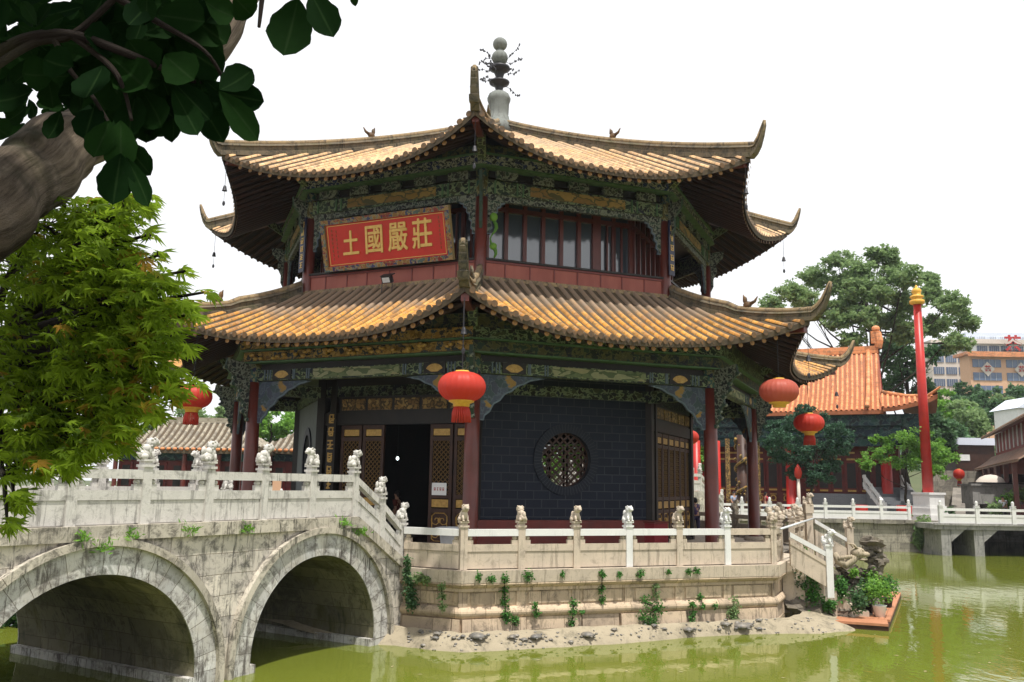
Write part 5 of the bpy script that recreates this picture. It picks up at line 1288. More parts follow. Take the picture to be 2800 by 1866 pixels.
# candle shaped lamp post
p=at(2186,1400,59.4); lp=thing('lamp_post','slim lamp post with an orange red flame shaped head before the pine tree','lamp post',(p.x,59.4,2.05))
mb=MB(); mb.tube([(p.x,59.4,2.05),(p.x,59.4,4.6)],[.13,.1],10); mb.build('post',M['cream'],lp,True); mb=MB(); mb.lathe([(.1,4.6),(.22,4.75),(.26,5.0),(.2,5.3),(.05,5.55),(0,5.6)],(p.x,59.4,0),12); mb.build('lamp_head',M['lantern'],lp,True)
p=at(2622,1297,70); l6=copy_tree(L1,p,0); l6['label']='small orange red lantern hanging behind the red pole near the rough wall'; l6.scale=(.75,.75,1.1); l6['group']='red silk lanterns hanging under the eaves'
for c in list(l6.children):
    if c.name.startswith('cord'): c.scale=(1,1,.5)
# ================================================================ hillside blocks
def block(name,label,u0,u1,v0,v1,Y,mat,floors,bays,wm,roofm=None,dia=False,depth=16):
    a=at(u0,v0,Y); b=at(u1,v1,Y); zt=at((u0+u1)/2,v0,Y).z; zb=at((u0+u1)/2,v1,Y).z-14; x0,x1=a.x,at(u1,v0,Y).x
    o=thing(name,label,'building',((x0+x1)/2,Y,zb)); mb=MB(); mb.box(((x0+x1)/2,Y+depth/2,(zt+zb)/2),(x1-x0,depth,zt-zb)); mb.build('wall',mat,o)
    zv=at((u0+u1)/2,v1,Y).z; fh=(zt-zv)/floors; bw=(x1-x0)/bays
    for f in range(floors):
        for q in range(bays):
            cx=x0+(q+.5)*bw; cz=zt-(f+.5)*fh-.1*fh; mb=MB(); mb.box((cx,Y-.05,cz),(bw*.84,.2,fh*.60)); w=mb.build('window',wm,o)
            mb=MB(); 
            for k in range(1,5): mb.box((cx-bw*.41+k*bw*.164,Y-.2,cz),(.12,.08,fh*.62))
            mb.build('frame',M['mullion'],w)
    if roofm: mb=MB(); mb.box(((x0+x1)/2,Y+depth/2-.6,zt+.35),(x1-x0+2.4,depth+2.4,.7)); mb.box(((x0+x1)/2,Y-1.6,zt-.25),(x1-x0+2.2,.4,.5)); mb.build('roof',roofm,o)
    return o,x0,x1,zt,zv,fh,bw
pe=block('peach_building','peach coloured building on the hill with blue windows and red diamond emblems',2650,3018,975,1083,200,M['peach'],3,4,M['farglass'],M['orange_tile'],depth=4.5)
o,x0,x1,zt,zv,fh,bw=pe
for q in range(4):
    cx=x0+(q+.5)*bw; cz=zt-fh*1.05; mb=MB(); mb.face([(cx-1.6,199.6,cz),(cx,199.6,cz-1.7),(cx+1.6,199.6,cz),(cx,199.6,cz+1.7)]); mb.face([(cx-1.6,199.75,cz),(cx,199.75,cz+1.7),(cx+1.6,199.75,cz),(cx,199.75,cz-1.7)]); dm=mb.build('diamond_emblem',M['cream'],o,recalc=False)
    text('茶',1.5,Vector((cx,199.5,cz)),Vector((1,0,0)),Vector((0,0,1)),M['redpaint'],'character',dm,bold=.05,depth=.04)
block('white_building','pale building with dark windows partly behind the tree, left of the peach one',2545,2648,930,1060,215,M['cream'],4,3,M['farglass'],depth=4)
wb=block('attic_building','grey white upper storeys rising behind the peach building',2668,2962,940,968,232,M['chalk'],1,9,M['farglass'],M['cream'])
block('pale_tower','very pale blue building on the skyline at the right edge',2640,2990,912,950,270,M['pale'],1,12,M['pale'])
sgn=thing('rooftop_sign','large red roof sign character standing above the peach building','sign',at(2768,945,228))
text('茶',4.6,at(2770,943,228),Vector((1,0,0)),Vector((0,0,1)),M['redpaint'],'character',sgn,bold=.12,depth=.1)
mb=MB(); p=at(2768,955,228.5); mb.box((p.x,228.5,p.z-.5),(6,.2,.3)); mb.box((p.x-2,228.5,p.z-2),(.2,.2,4)); mb.box((p.x+2,228.5,p.z-2),(.2,.2,4)); mb.build('sign_frame',M['iron'],sgn)
p=at(2720,1150,100); wh_=thing('white_gabled_house','small white gabled house end above the brown roofs','house',(p.x+3,100,3))
mb=MB(); zt=p.z+1.6; mb.box((p.x+5.0,103,(3+zt)/2),(4,5,zt-3)); mb.build('wall',M['chalk'],wh_); mb=MB(); P=[(p.x+2.7,100,zt-.1),(p.x+7.3,100,zt-.1),(p.x+7.3,106,zt-.1),(p.x+2.7,106,zt-.1),(p.x+4.8,100,zt+1.3),(p.x+5.2,100,zt+1.3),(p.x+5.2,106,zt+1.3),(p.x+4.8,106,zt+1.3)]; mb.hexa(P); mb.build('roof',M['pale'],wh_)
# ================================================================ trees
def C(l,Y,dy=0):
    out=[]; rn=random.Random(int(Y))
    for u,v,r in l: out.append((at(u,v,Y+rn.uniform(-dy,dy)),(r*Y/2390,r*Y/2390,r*Y/2390*.8)))
    return out
big=[(2110,840,42),(2170,800,48),(2230,760,48),(2290,715,42),(2350,740,44),(2420,705,40),(2470,760,45),(2400,800,50),(2320,830,45),(2250,850,42),(2480,830,48),(2540,800,42),(2600,830,46),(2640,880,36),(2560,890,50),(2480,900,50),(2620,940,38),(2420,880,42),(2150,880,30),(2390,690,22),(2540,760,30),(2350,790,46),(2300,780,46),(2440,740,40),(2200,820,40),(2290,880,40),(2360,870,44),(2330,930,36)]
b=at(2395,1260,78); b.z=2
tree('camphor_tree','tall spreading tree with airy grey green crown behind the orange tiled hall','tree',b,at(2370,720,78),C(big,78,4),M['leaf_tree'],38,.22,M['bark_dark'],.5,seed=3,shell=.1,tufts=34)
dk=[(2450,960,55),(2500,1010,55),(2440,1040,50),(2560,960,45),(2530,1060,45),(2400,990,35),(2470,930,40)]
b=at(2470,1300,82); b.z=2
tree('broadleaf_tree','dense dark green tree right of the hall roof, below the airy tree','tree',b,at(2480,960,82),C(dk,82,3),M['leaf_dark'],44,.27,M['bark_dark'],.4,seed=5,tufts=14)
pine=[(2120,1200,40),(2170,1165,45),(2230,1150,42),(2290,1180,38),(2140,1250,42),(2200,1230,50),(2260,1240,48),(2310,1225,32),(2180,1290,38),(2240,1295,42),(2280,1280,28),(2110,1160,22),(2200,1125,26)]
b=at(2212,1398,59.5); b.z=2.05
tree('pine_tree','dark blue green pine with leaning stem in front of the hall, behind the hanging lantern','tree',b,at(2235,1200,59.5),C(pine,59.5,1.2),M['leaf_pine'],70,.12,M['bark_dark'],.12,seed=6,tufts=26)
sm=[(2400,1240,38),(2370,1270,28),(2430,1215,36),(2480,1200,42),(2540,1220,46),(2580,1250,34),(2500,1260,36),(2450,1270,24),(2560,1290,30),(2400,1200,20)]
b=at(2480,1380,62.5); b.z=2.05
tree('young_tree','light green young tree between the hall corner and the red pole','tree',b,at(2470,1230,62.5),C(sm,62.5,1.5),M['leaf_bright'],60,.12,M['bark_dark'],.13,seed=7,tufts=22)
for i,(u,v,r,Y,mt,lb) in enumerate(((2585,1110,55,95,'leaf_bright','bright green tree right of the red pole, below the white building'),(2640,1150,60,92,'leaf_tree','rounded green tree behind the brown shed'),(2575,1175,58,88,'leaf_dark','dark tree low behind the red pole'),(2520,1190,50,90,'leaf_tree','green tree just left of the red pole foot'),(2690,1110,45,110,'leaf_dark','dark grey green tree below the peach building'),(2640,1085,40,125,'leaf_dark','small grey green tree left under the peach building'),(2750,1120,50,115,'leaf_tree','tree above the brown roofs near the right edge'),(2800,1100,50,120,'leaf_dark','tree at the right edge below the peach building'),(2560,1240,40,84,'leaf_bright','lime green shrub like tree at the foot of the red pole'))):
    b=at(u,v+60,Y); b.z=gz(b.x,Y)
    tree('hillside_tree',lb,'tree',b,at(u,v,Y),C([(u,v,r),(u-r*.6,v+r*.3,r*.7),(u+r*.6,v+r*.3,r*.7),(u,v+r*.7,r*.8),(u-r*.2,v-r*.5,r*.6)],Y,2),M[mt],60,.3,M['bark_dark'],.25,group='trees on the slope at the right',seed=20+i)
for i,u in enumerate((2678,2728,2768,2792)):
    Y=150; p=at(u,1110,Y); b=Vector((p.x,Y,gz(p.x,Y))); z1=at(u,1048+6*(i%2),Y).z; root=thing('conifer','slim dark conifer in the row below the peach building','tree',b,'conifers below the peach building'); mb=MB(); mb.tube([b,Vector((p.x,Y,z1))],[.3,.05],6); mb.build('trunk',M['bark_dark'],root)
    mb=MB(); rn=random.Random(i); n=900
    for _ in range(n):
        f=rn.random()**.7; z=z1-(z1-p.z+3)*f; a=rn.uniform(0,6.28); r=.2+2.3*f*rn.uniform(.5,1); leafquad(mb,Vector((p.x+r*cos(a),Y+r*sin(a),z)),.45,rn,droop=.8)
    mb.build('crown',M['leaf_dark'],root,recalc=False)
for i,(u,v,r,Y,lb) in enumerate(((620,1165,60,80,'green tree rising behind the red house left of the columns'),(740,1160,55,78,'green tree right of the left columns, above the second red house'),(810,1165,50,79,'bright green tree beside the grey side wall'),(680,1150,60,84,'darker tree behind the two left columns'),(520,1150,60,83,'tree behind the left house roof, behind the maple'),(430,1170,60,85,'tree far left behind the maple leaves'),(1900,1250,36,72,'small tree seen through the gap right of the brick wall'))):
    b=at(u,v+60,Y); b.z=2
    tree('garden_tree',lb,'tree',b,at(u,v,Y),C([(u,v,r),(u-r*.6,v+r*.3,r*.7),(u+r*.6,v+r*.3,r*.7),(u,v+r*.7,r*.8),(u-r*.2,v-r*.4,r*.6)],Y,2),M['leaf_bright' if i in (1,2,6) else 'leaf_tree'],60,.24,M['bark_dark'],.25,group='trees behind the left houses' if i<6 else None,seed=40+i)
tree('garden_tree','bright green tree behind the pavilion, seen through its round window','tree',(4.6,64,2),(5.0,64,7),[((3.6,64,5.5),2.2),((5.8,64.5,4.8),2.4),((4.8,63.5,7.0),2.2),((5.0,64,3.4),2.4)],M['leaf_bright'],60,.22,M['bark_dark'],.2,seed=60,tufts=12)
tree('added_shrub','dark shrub added behind the left arch to darken its opening','shrub',(-11.5,25.5,-.2),(-11.3,25.4,1.5),[((-12.6,25.0,1.5),(1.8,1.2,1.3)),((-10.6,26.2,1.4),(1.6,1.2,1.3)),((-14.6,24.4,1.6),(1.8,1.2,1.3)),((-17.0,24,1.6),(2.0,1.2,1.3)),((-12.6,25.0,.3),(2.2,1.2,.9)),((-16,24.4,.4),(2.4,1.2,.9))],M['leaf_dark'],110,.16,M['bark_dark'],.1,seed=61,tufts=14)  # shrub added so the view through the left arch stays dark
# distant wood on the slope
mb=MB(); rn=random.Random(9)
for i in range(90):
    x=rn.uniform(40,140); y=rn.uniform(125,185); z=gz(x,y); clump(mb,(x,y,z+2.0),(3.2,3.2,2.6),110,.55,rn,.5)
single(mb,'distant_wood',M['leaf_dark'],'mass of dark green woodland covering the slope under the hill buildings','woodland',kind='stuff',recalc=False)
# ================================================================ plants on the platform
def plant(name,label,items,seed,mat='leaf_vine',s=.06,n=70,group='wild plants rooted in the platform wall'):
    rn=random.Random(seed); o=thing(name,label,'plant',items[0][0],group); mb=MB()
    for p,r in items: clump(mb,p,r,int(n*max(.5,(r[0]*r[2])**.5/.12)),s,rn,.1,droop=.3)
    mb.build('foliage',M[mat],o,recalc=False)
    mb=MB(); P=[p for p,r in items]; 
    if len(P)>1: mb.tube(P,.012,4)
    else: mb.tube([P[0]-Vector((0,0,items[0][1][2])),P[0]],.012,4)
    mb.build('stem',M['bark_dark'],o); return o
def pf(x,y,j=0,r=11.62):
    u,v=zz(x,y); w,z=onface(j,r,u,v); return fp(j,r+.02,w,z)
sp_=[([(555,485)],.1,'small tuft on the coping, leftmost of three tufts in a row'),([(625,495)],.11,'small tuft on the coping, middle of three tufts in a row'),([(705,495),(703,560),(706,630),(712,700),(712,725)],.13,'vine trailing from the coping down to the lowest course, under the round window left side'),([(765,735)],.13,'creeping green tuft low on the wall beside the foot of the trailing vine'),([(840,475)],.17,'bushy tuft on the coping right of the three tufts'),
 ([(335,540),(338,600),(340,660)],.12,'dark green plant hanging left of the first wall panels'),([(885,650),(888,700)],.09,'thin weed on the lower course left of the middle'),([(1108,640),(1105,690),(1098,750)],.11,'tall thin vine on the lower courses at the middle of the wall'),([(1158,690)],.06,'tiny weed beside the tall thin vine'),([(1275,470),(1272,560),(1275,620)],.10,'plant hanging over a pale worn panel in the middle'),([(1375,470)],.08,'small tuft on the worn coping right of the middle'),([(1045,470)],.07,'tiny tuft on the coping at the middle'),
 ([(1500,460)],.11,'dark tuft on the coping above the yellow green creeper'),([(1587,540),(1590,590)],.12,'dark fern hanging beside the yellow green creeper'),([(1530,640),(1600,670),(1520,725),(1570,745)],.22,'broad yellow green creeper spreading over the lower courses'),([(1665,455)],.07,'tiny tuft on the coping between two dark ones'),([(1830,450),(1780,455)],.10,'pair of tufts on the coping toward the right'),([(1800,650),(1810,700),(1800,740)],.10,'thin creeper right of the yellow green one'),([(1850,605),(1865,660)],.09,'thin weed right of the thin creeper'),([(1935,655)],.07,'tiny round weed left of the oval bush'),([(2045,640),(2045,685),(2042,715)],.19,'oval dark green bush low on the wall near its right end')]
for i,(pts,r,lb) in enumerate(sp_):
    plant('wall_plant',lb,[(pf(x,y,0,11.62 if y<520 else 11.45+ .1*(y>640)),(r,.09,r*1.15)) for x,y in pts],100+i,'leaf_vine' if i not in (13,20,5) else 'leaf_tree',s=.05)
plant('wall_plant','tall ivy climbing where the bridge meets the platform wall',[(pf(x,y,-1,11.6),(rr,.12,.2)) for x,y,rr in ((140,400,.08),(138,460,.10),(150,520,.16),(160,590,.2),(165,640,.16))],130,'leaf_dark',s=.06,n=110)
plant('wall_plant','bushy weed on the coping next to the ivy at the left end',[(pf(x,y,-1,11.66),(.2,.14,.16)) for x,y in ((200,490),(240,500))],131,'leaf_tree',s=.06)
for i,(s,z,lb) in enumerate(((-1.35,2.95,'grass tuft under the white ledge stone above the left arch'),(-.95,2.75,'taller grass tuft beside the white ledge stone'),(-.4,2.95,'green tuft on the bridge ledge left of the arch top'),(.9,2.98,'small grass tuft on the ledge over the left arch'),(2.3,2.95,'wild grass tuft on the ledge between the two arches'),(5.3,2.95,'small green weed above the right arch'),(5.95,2.75,'tall thin grass below the last post of the level bridge rail'))):
    p=bp(s,.27,z); rn=random.Random(i); o=thing('grass_tuft',lb,'plant',p,'weeds on the bridge ledge'); mb=MB()
    for _ in range(60):
        a=p+Vector((rn.gauss(0,.09),rn.gauss(0,.05),rn.gauss(0,.05))); leafquad(mb,a,.035,rn,long=4,droop=-.8)
    mb.build('blades',M['leaf_bright'],o,recalc=False)
# ================================================================ water stairs and rockery at the right
def rock(mb,c,r,seed,n=22):
    c=Vector(c); R=[]
    for i in range(n//2+2):
        t=pi*i/(n//2+1); row=[]
        for k in range(n):
            d=Vector((sin(t)*cos(2*pi*k/n),sin(t)*sin(2*pi*k/n),-cos(t))); q=1+.6*noise.noise(d*1.6+Vector((seed*3.1,0,0)))+.45*noise.noise(d*4.1+Vector((0,seed*2,0)))+.25*noise.noise(d*9+Vector((0,0,seed)))
            row.append(c+Vector((d.x*r[0],d.y*r[1],d.z*r[2]))*q)
        R.append(row)
    mb.grid(R,None,0,closed=True)
rk=thing('rockery','brown rock pile with ledges beside the water stairs at the right','rockery',(10.3,28.5,0))
mb=MB()
for i,(x,y,z,r) in enumerate(((9.0,27.6,.3,.7),(9.9,27.8,.25,.7),(10.6,28.2,.4,.7),(11.2,28.6,.6,.6),(10.3,28.8,1.0,.55),(11.3,29.0,1.2,.42),(9.5,28.3,.8,.55),(11.6,29.2,.25,.6),(10.9,28.9,1.4,.36))): rock(mb,(x,y,z),(r,r*.8,r*.62),i)
mb.build('dark_rock',M['rock'],rk,False)
mb=MB()
for i,(u,v,r) in enumerate(((2390,1490,.30),(2370,1510,.22),(2398,1530,.28),(2395,1560,.22),(2388,1600,.25))):
    p=at(u,v,28.7); rock(mb,p,(r*1.15,r*.8,r*.8),30+i,18)
mb.build('arch_rock',M['rock'],rk)
# dragon head spout
dp=at(2345,1512,28.2); dg=thing('dragon_sculpture','pale carved stone dragon head with curling neck beside the white post','sculpture',dp)
mb=MB(); nk=[at(2282,1512,28.2),at(2292,1535,28.2),at(2312,1545,28.2),at(2330,1530,28.2),at(2345,1513,28.2)]; mb.tube(nk,[.07,.12,.14,.15,.13],10)
mb.ball(dp,(.24,.2,.18),10); mb.ball(dp+Vector((.2,-.05,-.04)),(.17,.13,.09),8); mb.ball(dp+Vector((.14,-.04,-.2)),(.16,.12,.05),8)
for s in (-1,1): mb.tube([dp+Vector((-.05,s*.1,.13)),dp+Vector((-.16,s*.14,.26)),dp+Vector((-.28,s*.14,.28))],[.045,.035,.012],5); mb.ball(dp+Vector((.1,s*.13,.09)),.05,6)
for i in range(7): p=nk[1].lerp(nk[3],i/7); mb.ball(p+Vector((0,-.1,.1)),(.06,.05,.07),5)
mb.build('head_and_neck',M['palerock'],dg,True)
# water stairs
ws=thing('water_stairs','stone stairs descending from the platform to the pond behind the white post','stairs',(9.5,28.5,0))
mb=MB()
for i in range(8): mb.box((8.9+i*.32,28.6+.0*i,.4+.5-(i*.2)/2),(.33,2.6,2.0-i*.2-.3),-.30)
mb.build('steps',M['beige'],ws)
def slopebar(mb,a,b,th,h,dz=0):
    a,b=Vector(a),Vector(b); d=(b-a); e=Vector((d.x,d.y,0)).normalized(); s=Vector((-e.y,e.x,0))*th/2; up=Vector((0,0,h)); P=[a-s,b-s,b+s,a+s]; mb.hexa([p+Vector((0,0,dz)) for p in P]+[p+up+Vector((0,0,dz)) for p in P])
a=at(2158,1455,26.9); b=at(2256,1508,26.9); 
mb=MB(); slopebar(mb,a,b,.16,-.15); mb.build('near_rail',M['white'],ws)
mb=MB(); a2=a-Vector((0,0,.36)); b2=b-Vector((0,0,.42)); slopebar(mb,a2,b2,.11,-.62); slopebar(mb,a2,b2,.15,.12); mb.build('near_panel',M['beige'],ws)
c=at(2226,1420,30.8); d=at(2332,1482,30.8); mb=MB(); slopebar(mb,c,d,.16,-.13); mb.build('far_rail',M['white'],ws); mb=MB(); slopebar(mb,c-Vector((0,0,.35)),d-Vector((0,0,.35)),.11,-.9); mb.build('far_panel',M['beige'],ws)
mb=MB(); p=at(2262,1445,26.9); mb.box((p.x,26.9,1.55),(.20,.20,1.5)); mb.box((p.x,26.9,2.32),(.25,.25,.06)); wp=mb.build('white_post',M['white'],ws); put_lion(wp,Vector((p.x,26.9,2.36)),-.8,M['white'],2)
mb=MB(); p=at(2212,1440,30.8); mb.box((p.x,30.8,2.3),(.22,.22,2.2)); mb.box((p.x,30.8,3.3),(.28,.28,.3)); po=mb.build('post',M['beige'],ws); put_lion(po,Vector((p.x,30.8,3.42)),-.8,M['beige'],1)
mb=MB(); p=at(2322,1460,30.8); mb.box((p.x,30.8,1.9),(.22,.22,1.5)); po=mb.build('post',M['beige'],ws); put_lion(po,Vector((p.x,30.8,2.65)),-.8,M['beige'],3)
mb=MB(); mb.tube([at(2135,1447,26.3),at(2222,1419,30.6)],.035,8); single(mb,'barrier_bar',M['steel'],'thin white metal bar laid across the top of the water stairs','bar',smooth=True)
for i,(u,v,Y,w,h,mt,lb) in enumerate(((2185,1590,27.5,30,60,'leaf_dark','dark bush at the foot of the stair wall, nearest the platform corner'),(2222,1620,27.3,26,70,'leaf_vine','ivy hanging between the dark bush and the white post'),(2200,1520,27.6,14,26,'leaf_vine','grass tuft behind the sloping white rail'),(2345,1645,27.0,24,34,'leaf_dark','round dark shrub at the foot of the rockery by the orange deck'),(2300,1610,27.4,22,36,'leaf_vine','small weed on the middle of the rockery'),(2335,1565,28.0,12,12,'leaf_bright','bright small tuft under the dragon head'),(2385,1590,28.6,26,40,'leaf_bright','bright green leaves behind the potted plants'),(2265,1655,27.2,26,18,'leaf_vine','low creeping weed beside the shore end'))):
    s=Y/2390; plant('rockery_plant',lb,[(at(u,v,Y),(w*s,w*s*.8,h*s))],150+i,mt,s=.07,n=150,group='plants on the rockery')
# timber deck
dk_=thing('floating_deck','low orange plank deck running around the rockery at the water edge','deck',(11,27,.1))
A0,A1,A2=Vector((9.35,26.55,0)),Vector((10.9,25.95,0)),Vector((14.8,33.95,0)); e=(A2-A1).normalized(); s_=Vector((-e.y,e.x,0)); f=(A1-A0).normalized(); g=Vector((-f.y,f.x,0))
def plank(mb,o,d,n_,L,w,z0,z1): P=[o,o+d*L,o+d*L+n_*w,o+n_*w]; mb.hexa([p+Vector((0,0,z0)) for p in P]+[p+Vector((0,0,z1)) for p in P])
mb=MB()
for i in range(6): plank(mb,A0+g*i*.16,f,g,(A1-A0).length+.0-.0,.15,.13,.20)
for i in range(6): plank(mb,A1+g*.96*0+s_*i*.16+e*.97,e,s_,(A2-A1).length-1.0,.15,.13,.20)
mb.build('planks',M['deckwood'],dk_); mb=MB(); plank(mb,A0+g*.02,f,g,(A1-A0).length,.06,-.05,.125); plank(mb,A1-s_*0+e*.02,e,s_,(A2-A1).length,.06,-.05,.125); mb.build('edge_beam',M['timber'],dk_)
for i,(u,v,Y,sc,mt,lb,pm) in enumerate(((2405,1665,27.4,1.0,'leaf_bright','bushy bright green plant in a white pot on the orange deck','chalk'),(2372,1655,27.9,.9,'leaf_dark','dark potted shrub at the left on the orange deck','iron'),(2425,1625,29.6,.9,'leaf_vine','potted plant behind the white pot on the orange deck','iron'))):
    p=at(u,v,Y); p.z=.2; o=thing('potted_plant',lb,'potted plant',p,'potted plants on the orange deck'); mb=MB(); mb.lathe([(0,.0),(.14*sc,0),(.20*sc,.32*sc),(.22*sc,.34*sc),(.19*sc,.33*sc),(0,.3*sc)],p,16); mb.build('pot',M[pm],o,True)
    mb=MB(); rn=random.Random(i); clump(mb,p+Vector((0,0,.75*sc)),(.5*sc,.4*sc,.42*sc),520,.07,rn,.1); mb.build('foliage',M[mt],o,recalc=False)
# planters right edge
for i,(u,v,Y,r,mt,lb) in enumerate(((2755,1370,60.5,26,'leaf_bright','leafy yellow green potted plant behind the right balustrade'),(2720,1390,59.8,20,'leaf_tree','low green plant left of the yellow green one at the right'),(2790,1350,61,22,'leaf_tree','flowering plant at the right edge of the quay'),(2440,1470,57.9,0,'x',''),(2600,1396,59.5,9,'leaf_dark','tiny green pot plant behind the balustrade near the pole'))):
    if not r: continue
    p=at(u,v,Y); s=Y/2390; plant('quay_plant',lb,[(p,(r*s,r*s,r*s))],180+i,mt,s=.16,n=60,group='plants on the far quay')
plant('quay_plant','large dark shrub growing out of the far quay wall left of the footbridge',[(at(2525,1445,58.2),(.75,.4,.9)),(at(2515,1475,58.2),(.5,.3,.6))],190,'leaf_tree',s=.16,n=90,group='plants on the far quay')
# ================================================================ people
def skinmesh(name,verts,edges,radii,mat,parent,sub=1,extra=None):
    me=bpy.data.meshes.new(name); me.from_pydata(verts,edges,[]); o=bpy.data.objects.new(name,me); COL.objects.link(o)
    m=o.modifiers.new('s','SKIN'); me.skin_vertices.new() if not me.skin_vertices else None
    for i,v in enumerate(me.skin_vertices[0].data):
        r=radii[i]; v.radius=(r,r) if not isinstance(r,tuple) else r; v.use_root=(i==0)
    ss=o.modifiers.new('d','SUBSURF'); ss.levels=sub; ss.render_levels=sub
    bpy.context.view_layer.update(); me2=bpy.data.meshes.new_from_object(o.evaluated_get(bpy.context.evaluated_depsgraph_get())); bpy.data.objects.remove(o)
    me2.materials.clear(); me2.materials.append(mat); me2.name=name
    for p in me2.polygons: p.use_smooth=True
    o=bpy.data.objects.new(name,me2); COL.objects.link(o)
    if parent: o.parent=parent
    return o
def join_mb(o,mb,mat):
    import bmesh
    t=mb.build('tmp',mat,None,True,local=True); b=bmesh.new(); b.from_mesh(o.data); b.from_mesh(t.data); b.to_mesh(o.data); b.free(); bpy.data.objects.remove(t)
    for p in o.data.polygons: p.use_smooth=True
def person(label,loc,rz,top,bottom,stride=.25,arm=.2,seed=0,h=1.66):
    r=thing('person',label,'person',loc); k=h/1.7
    V=[(0,0,.95),(0,0,1.12),(0,0,1.32),(0,.01,1.45),(.015,.0,1.56),(.02,.0,1.66)]; Rr=[(.14,.11),(.13,.10),(.165,.11),(.055,.055),(.085,.095),(.06,.065)]
    E_=[(0,1),(1,2),(2,3),(3,4),(4,5)]
    def add(chain,rad,root):
        i=root
        for p,q in zip(chain,rad): V.append(p); Rr.append(q); E_.append((i,len(V)-1)); i=len(V)-1
    for s in (-1,1):
        add([(stride*s*.35,s*.10,.88),(stride*s*.8,s*.10,.50),(stride*s*.9-.04,s*.10,.09),(stride*s*.9+.12,s*.11,.035)],[.095,.065,.042,.035],0)
        add([(0,s*.19,1.38),(-arm*s*.3,s*.23,1.12),(arm*.5-arm*s*.4,s*.22,.88),(arm*.6-arm*s*.4,s*.22,.80)],[.055,.042,.030,.026],2)
    V=[tuple(c*k for c in v) for v in V]; Rr=[tuple(c*k for c in q) if isinstance(q,tuple) else q*k for q in Rr]
    b=skinmesh('body',V,E_,Rr,M['skin'],r)
    mb=MB()
    for s in (-1,1):
        w=Vector(((arm*.6-arm*s*.4)*k,s*.22*k,.80*k))
        for f in range(4): mb.tube([w+Vector((-.02+f*.016,0,-.0)),w+Vector((-.022+f*.018,0,-.055)),w+Vector((-.015+f*.018,-s*.012,-.095+.01*abs(f-1.5)))],[.010,.009,.007],5)
        mb.tube([w+Vector((.02,0,.01)),w+Vector((.045,-s*.01,-.025)),w+Vector((.05,-s*.015,-.055))],[.011,.010,.008],5)
    mb.ball((.105*k,0,1.60*k),(.02,.014,.022),6); mb.ball((.09*k,0,1.555*k),(.018,.028,.008),6)
    for s in (-1,1): mb.ball((.02*k,s*.095*k,1.60*k),(.02,.012,.028),6); mb.ball((.093*k,s*.035*k,1.625*k),(.012,.016,.010),6)
    join_mb(b,mb,M['skin'])
    mb=MB(); mb.ball((-.005*k,0,1.645*k),(.105*k,.10*k,.10*k),10); mb.ball((-.045*k,0,1.59*k),(.075*k,.092*k,.09*k),10); mb.build('hair',M['hair'],r,True,local=True)
    Vt=[(0,0,.93),(0,0,1.12),(0,0,1.33),(0,0,1.43)]; Rt=[(.17,.13),(.15,.115),(.185,.125),(.075,.07)]; Et=[(0,1),(1,2),(2,3)]
    for s in (-1,1):
        Vt+=[(0,s*.19,1.39),(-arm*s*.22,s*.235,1.2)]; Rt+=[.075,.068]; n=len(Vt); Et+=[(2,n-2),(n-2,n-1)]
    skinmesh('shirt',[tuple(c*k for c in v) for v in Vt],Et,[tuple(c*k for c in q) if isinstance(q,tuple) else q*k for q in Rt],top,r)
    Vb=[(0,0,.96)]; Rb=[(.165,.13)]; Eb=[]
    for s in (-1,1):
        n=len(Vb); Vb+=[(stride*s*.35,s*.10,.86),(stride*s*.8,s*.10,.50),(stride*s*.9-.03,s*.10,.12)]; Rb+=[.115,.085,.065]; Eb+=[(0,n),(n,n+1),(n+1,n+2)]
    skinmesh('trousers',[tuple(c*k for c in v) for v in Vb],Eb,[tuple(c*k for c in q) if isinstance(q,tuple) else q*k for q in Rb],bottom,r)
    mb=MB()
    for s in (-1,1): mb.ball(((stride*s*.9+.05)*k,s*.105*k,.04*k),(.14*k,.05*k,.045*k),8)
    mb.build('shoe',M['iron'],r,True,local=True)
    r.rotation_euler=(0,0,rz); return r
clr=lambda n,c:plain(n,c,tuple(x*.8 for x in c),4,.8)
p=at(1085,1400,30.2); person('person in a dark red shirt walking inside the dark doorway',(p.x,30.2,1.98),pi*.9,clr('maroon shirt',(.10,.02,.015)),clr('grey trousers',(.20,.19,.18)),.35)
p=at(1901,1400,38.5); person('person in dark violet clothes standing just left of the near right column',(p.x,38.5,1.82),pi*.6,clr('violet shirt',(.09,.06,.14)),clr('violet trousers',(.05,.04,.09)),.1,.5)
p=at(2022,1400,57.6); person('person in a pale blue top near the dragon column',(p.x,59.0,2.01),-1.2,clr('pale blue top',(.30,.38,.52)),clr('navy skirt',(.03,.04,.10)),.1)
p=at(2748,1390,59.6); person('person in a white shirt standing among plants behind the right balustrade',(p.x,59.8,2.01),-1.9,clr('white shirt',(.72,.74,.78)),clr('dark trousers',(.04,.04,.05)),.1)
p=at(2095,1400,59.3); person('person in a red top walking left of the pine tree',(p.x,59.3,2.01),.2,clr('crimson top',(.42,.03,.05)),clr('dark jeans',(.03,.035,.06)),.3)
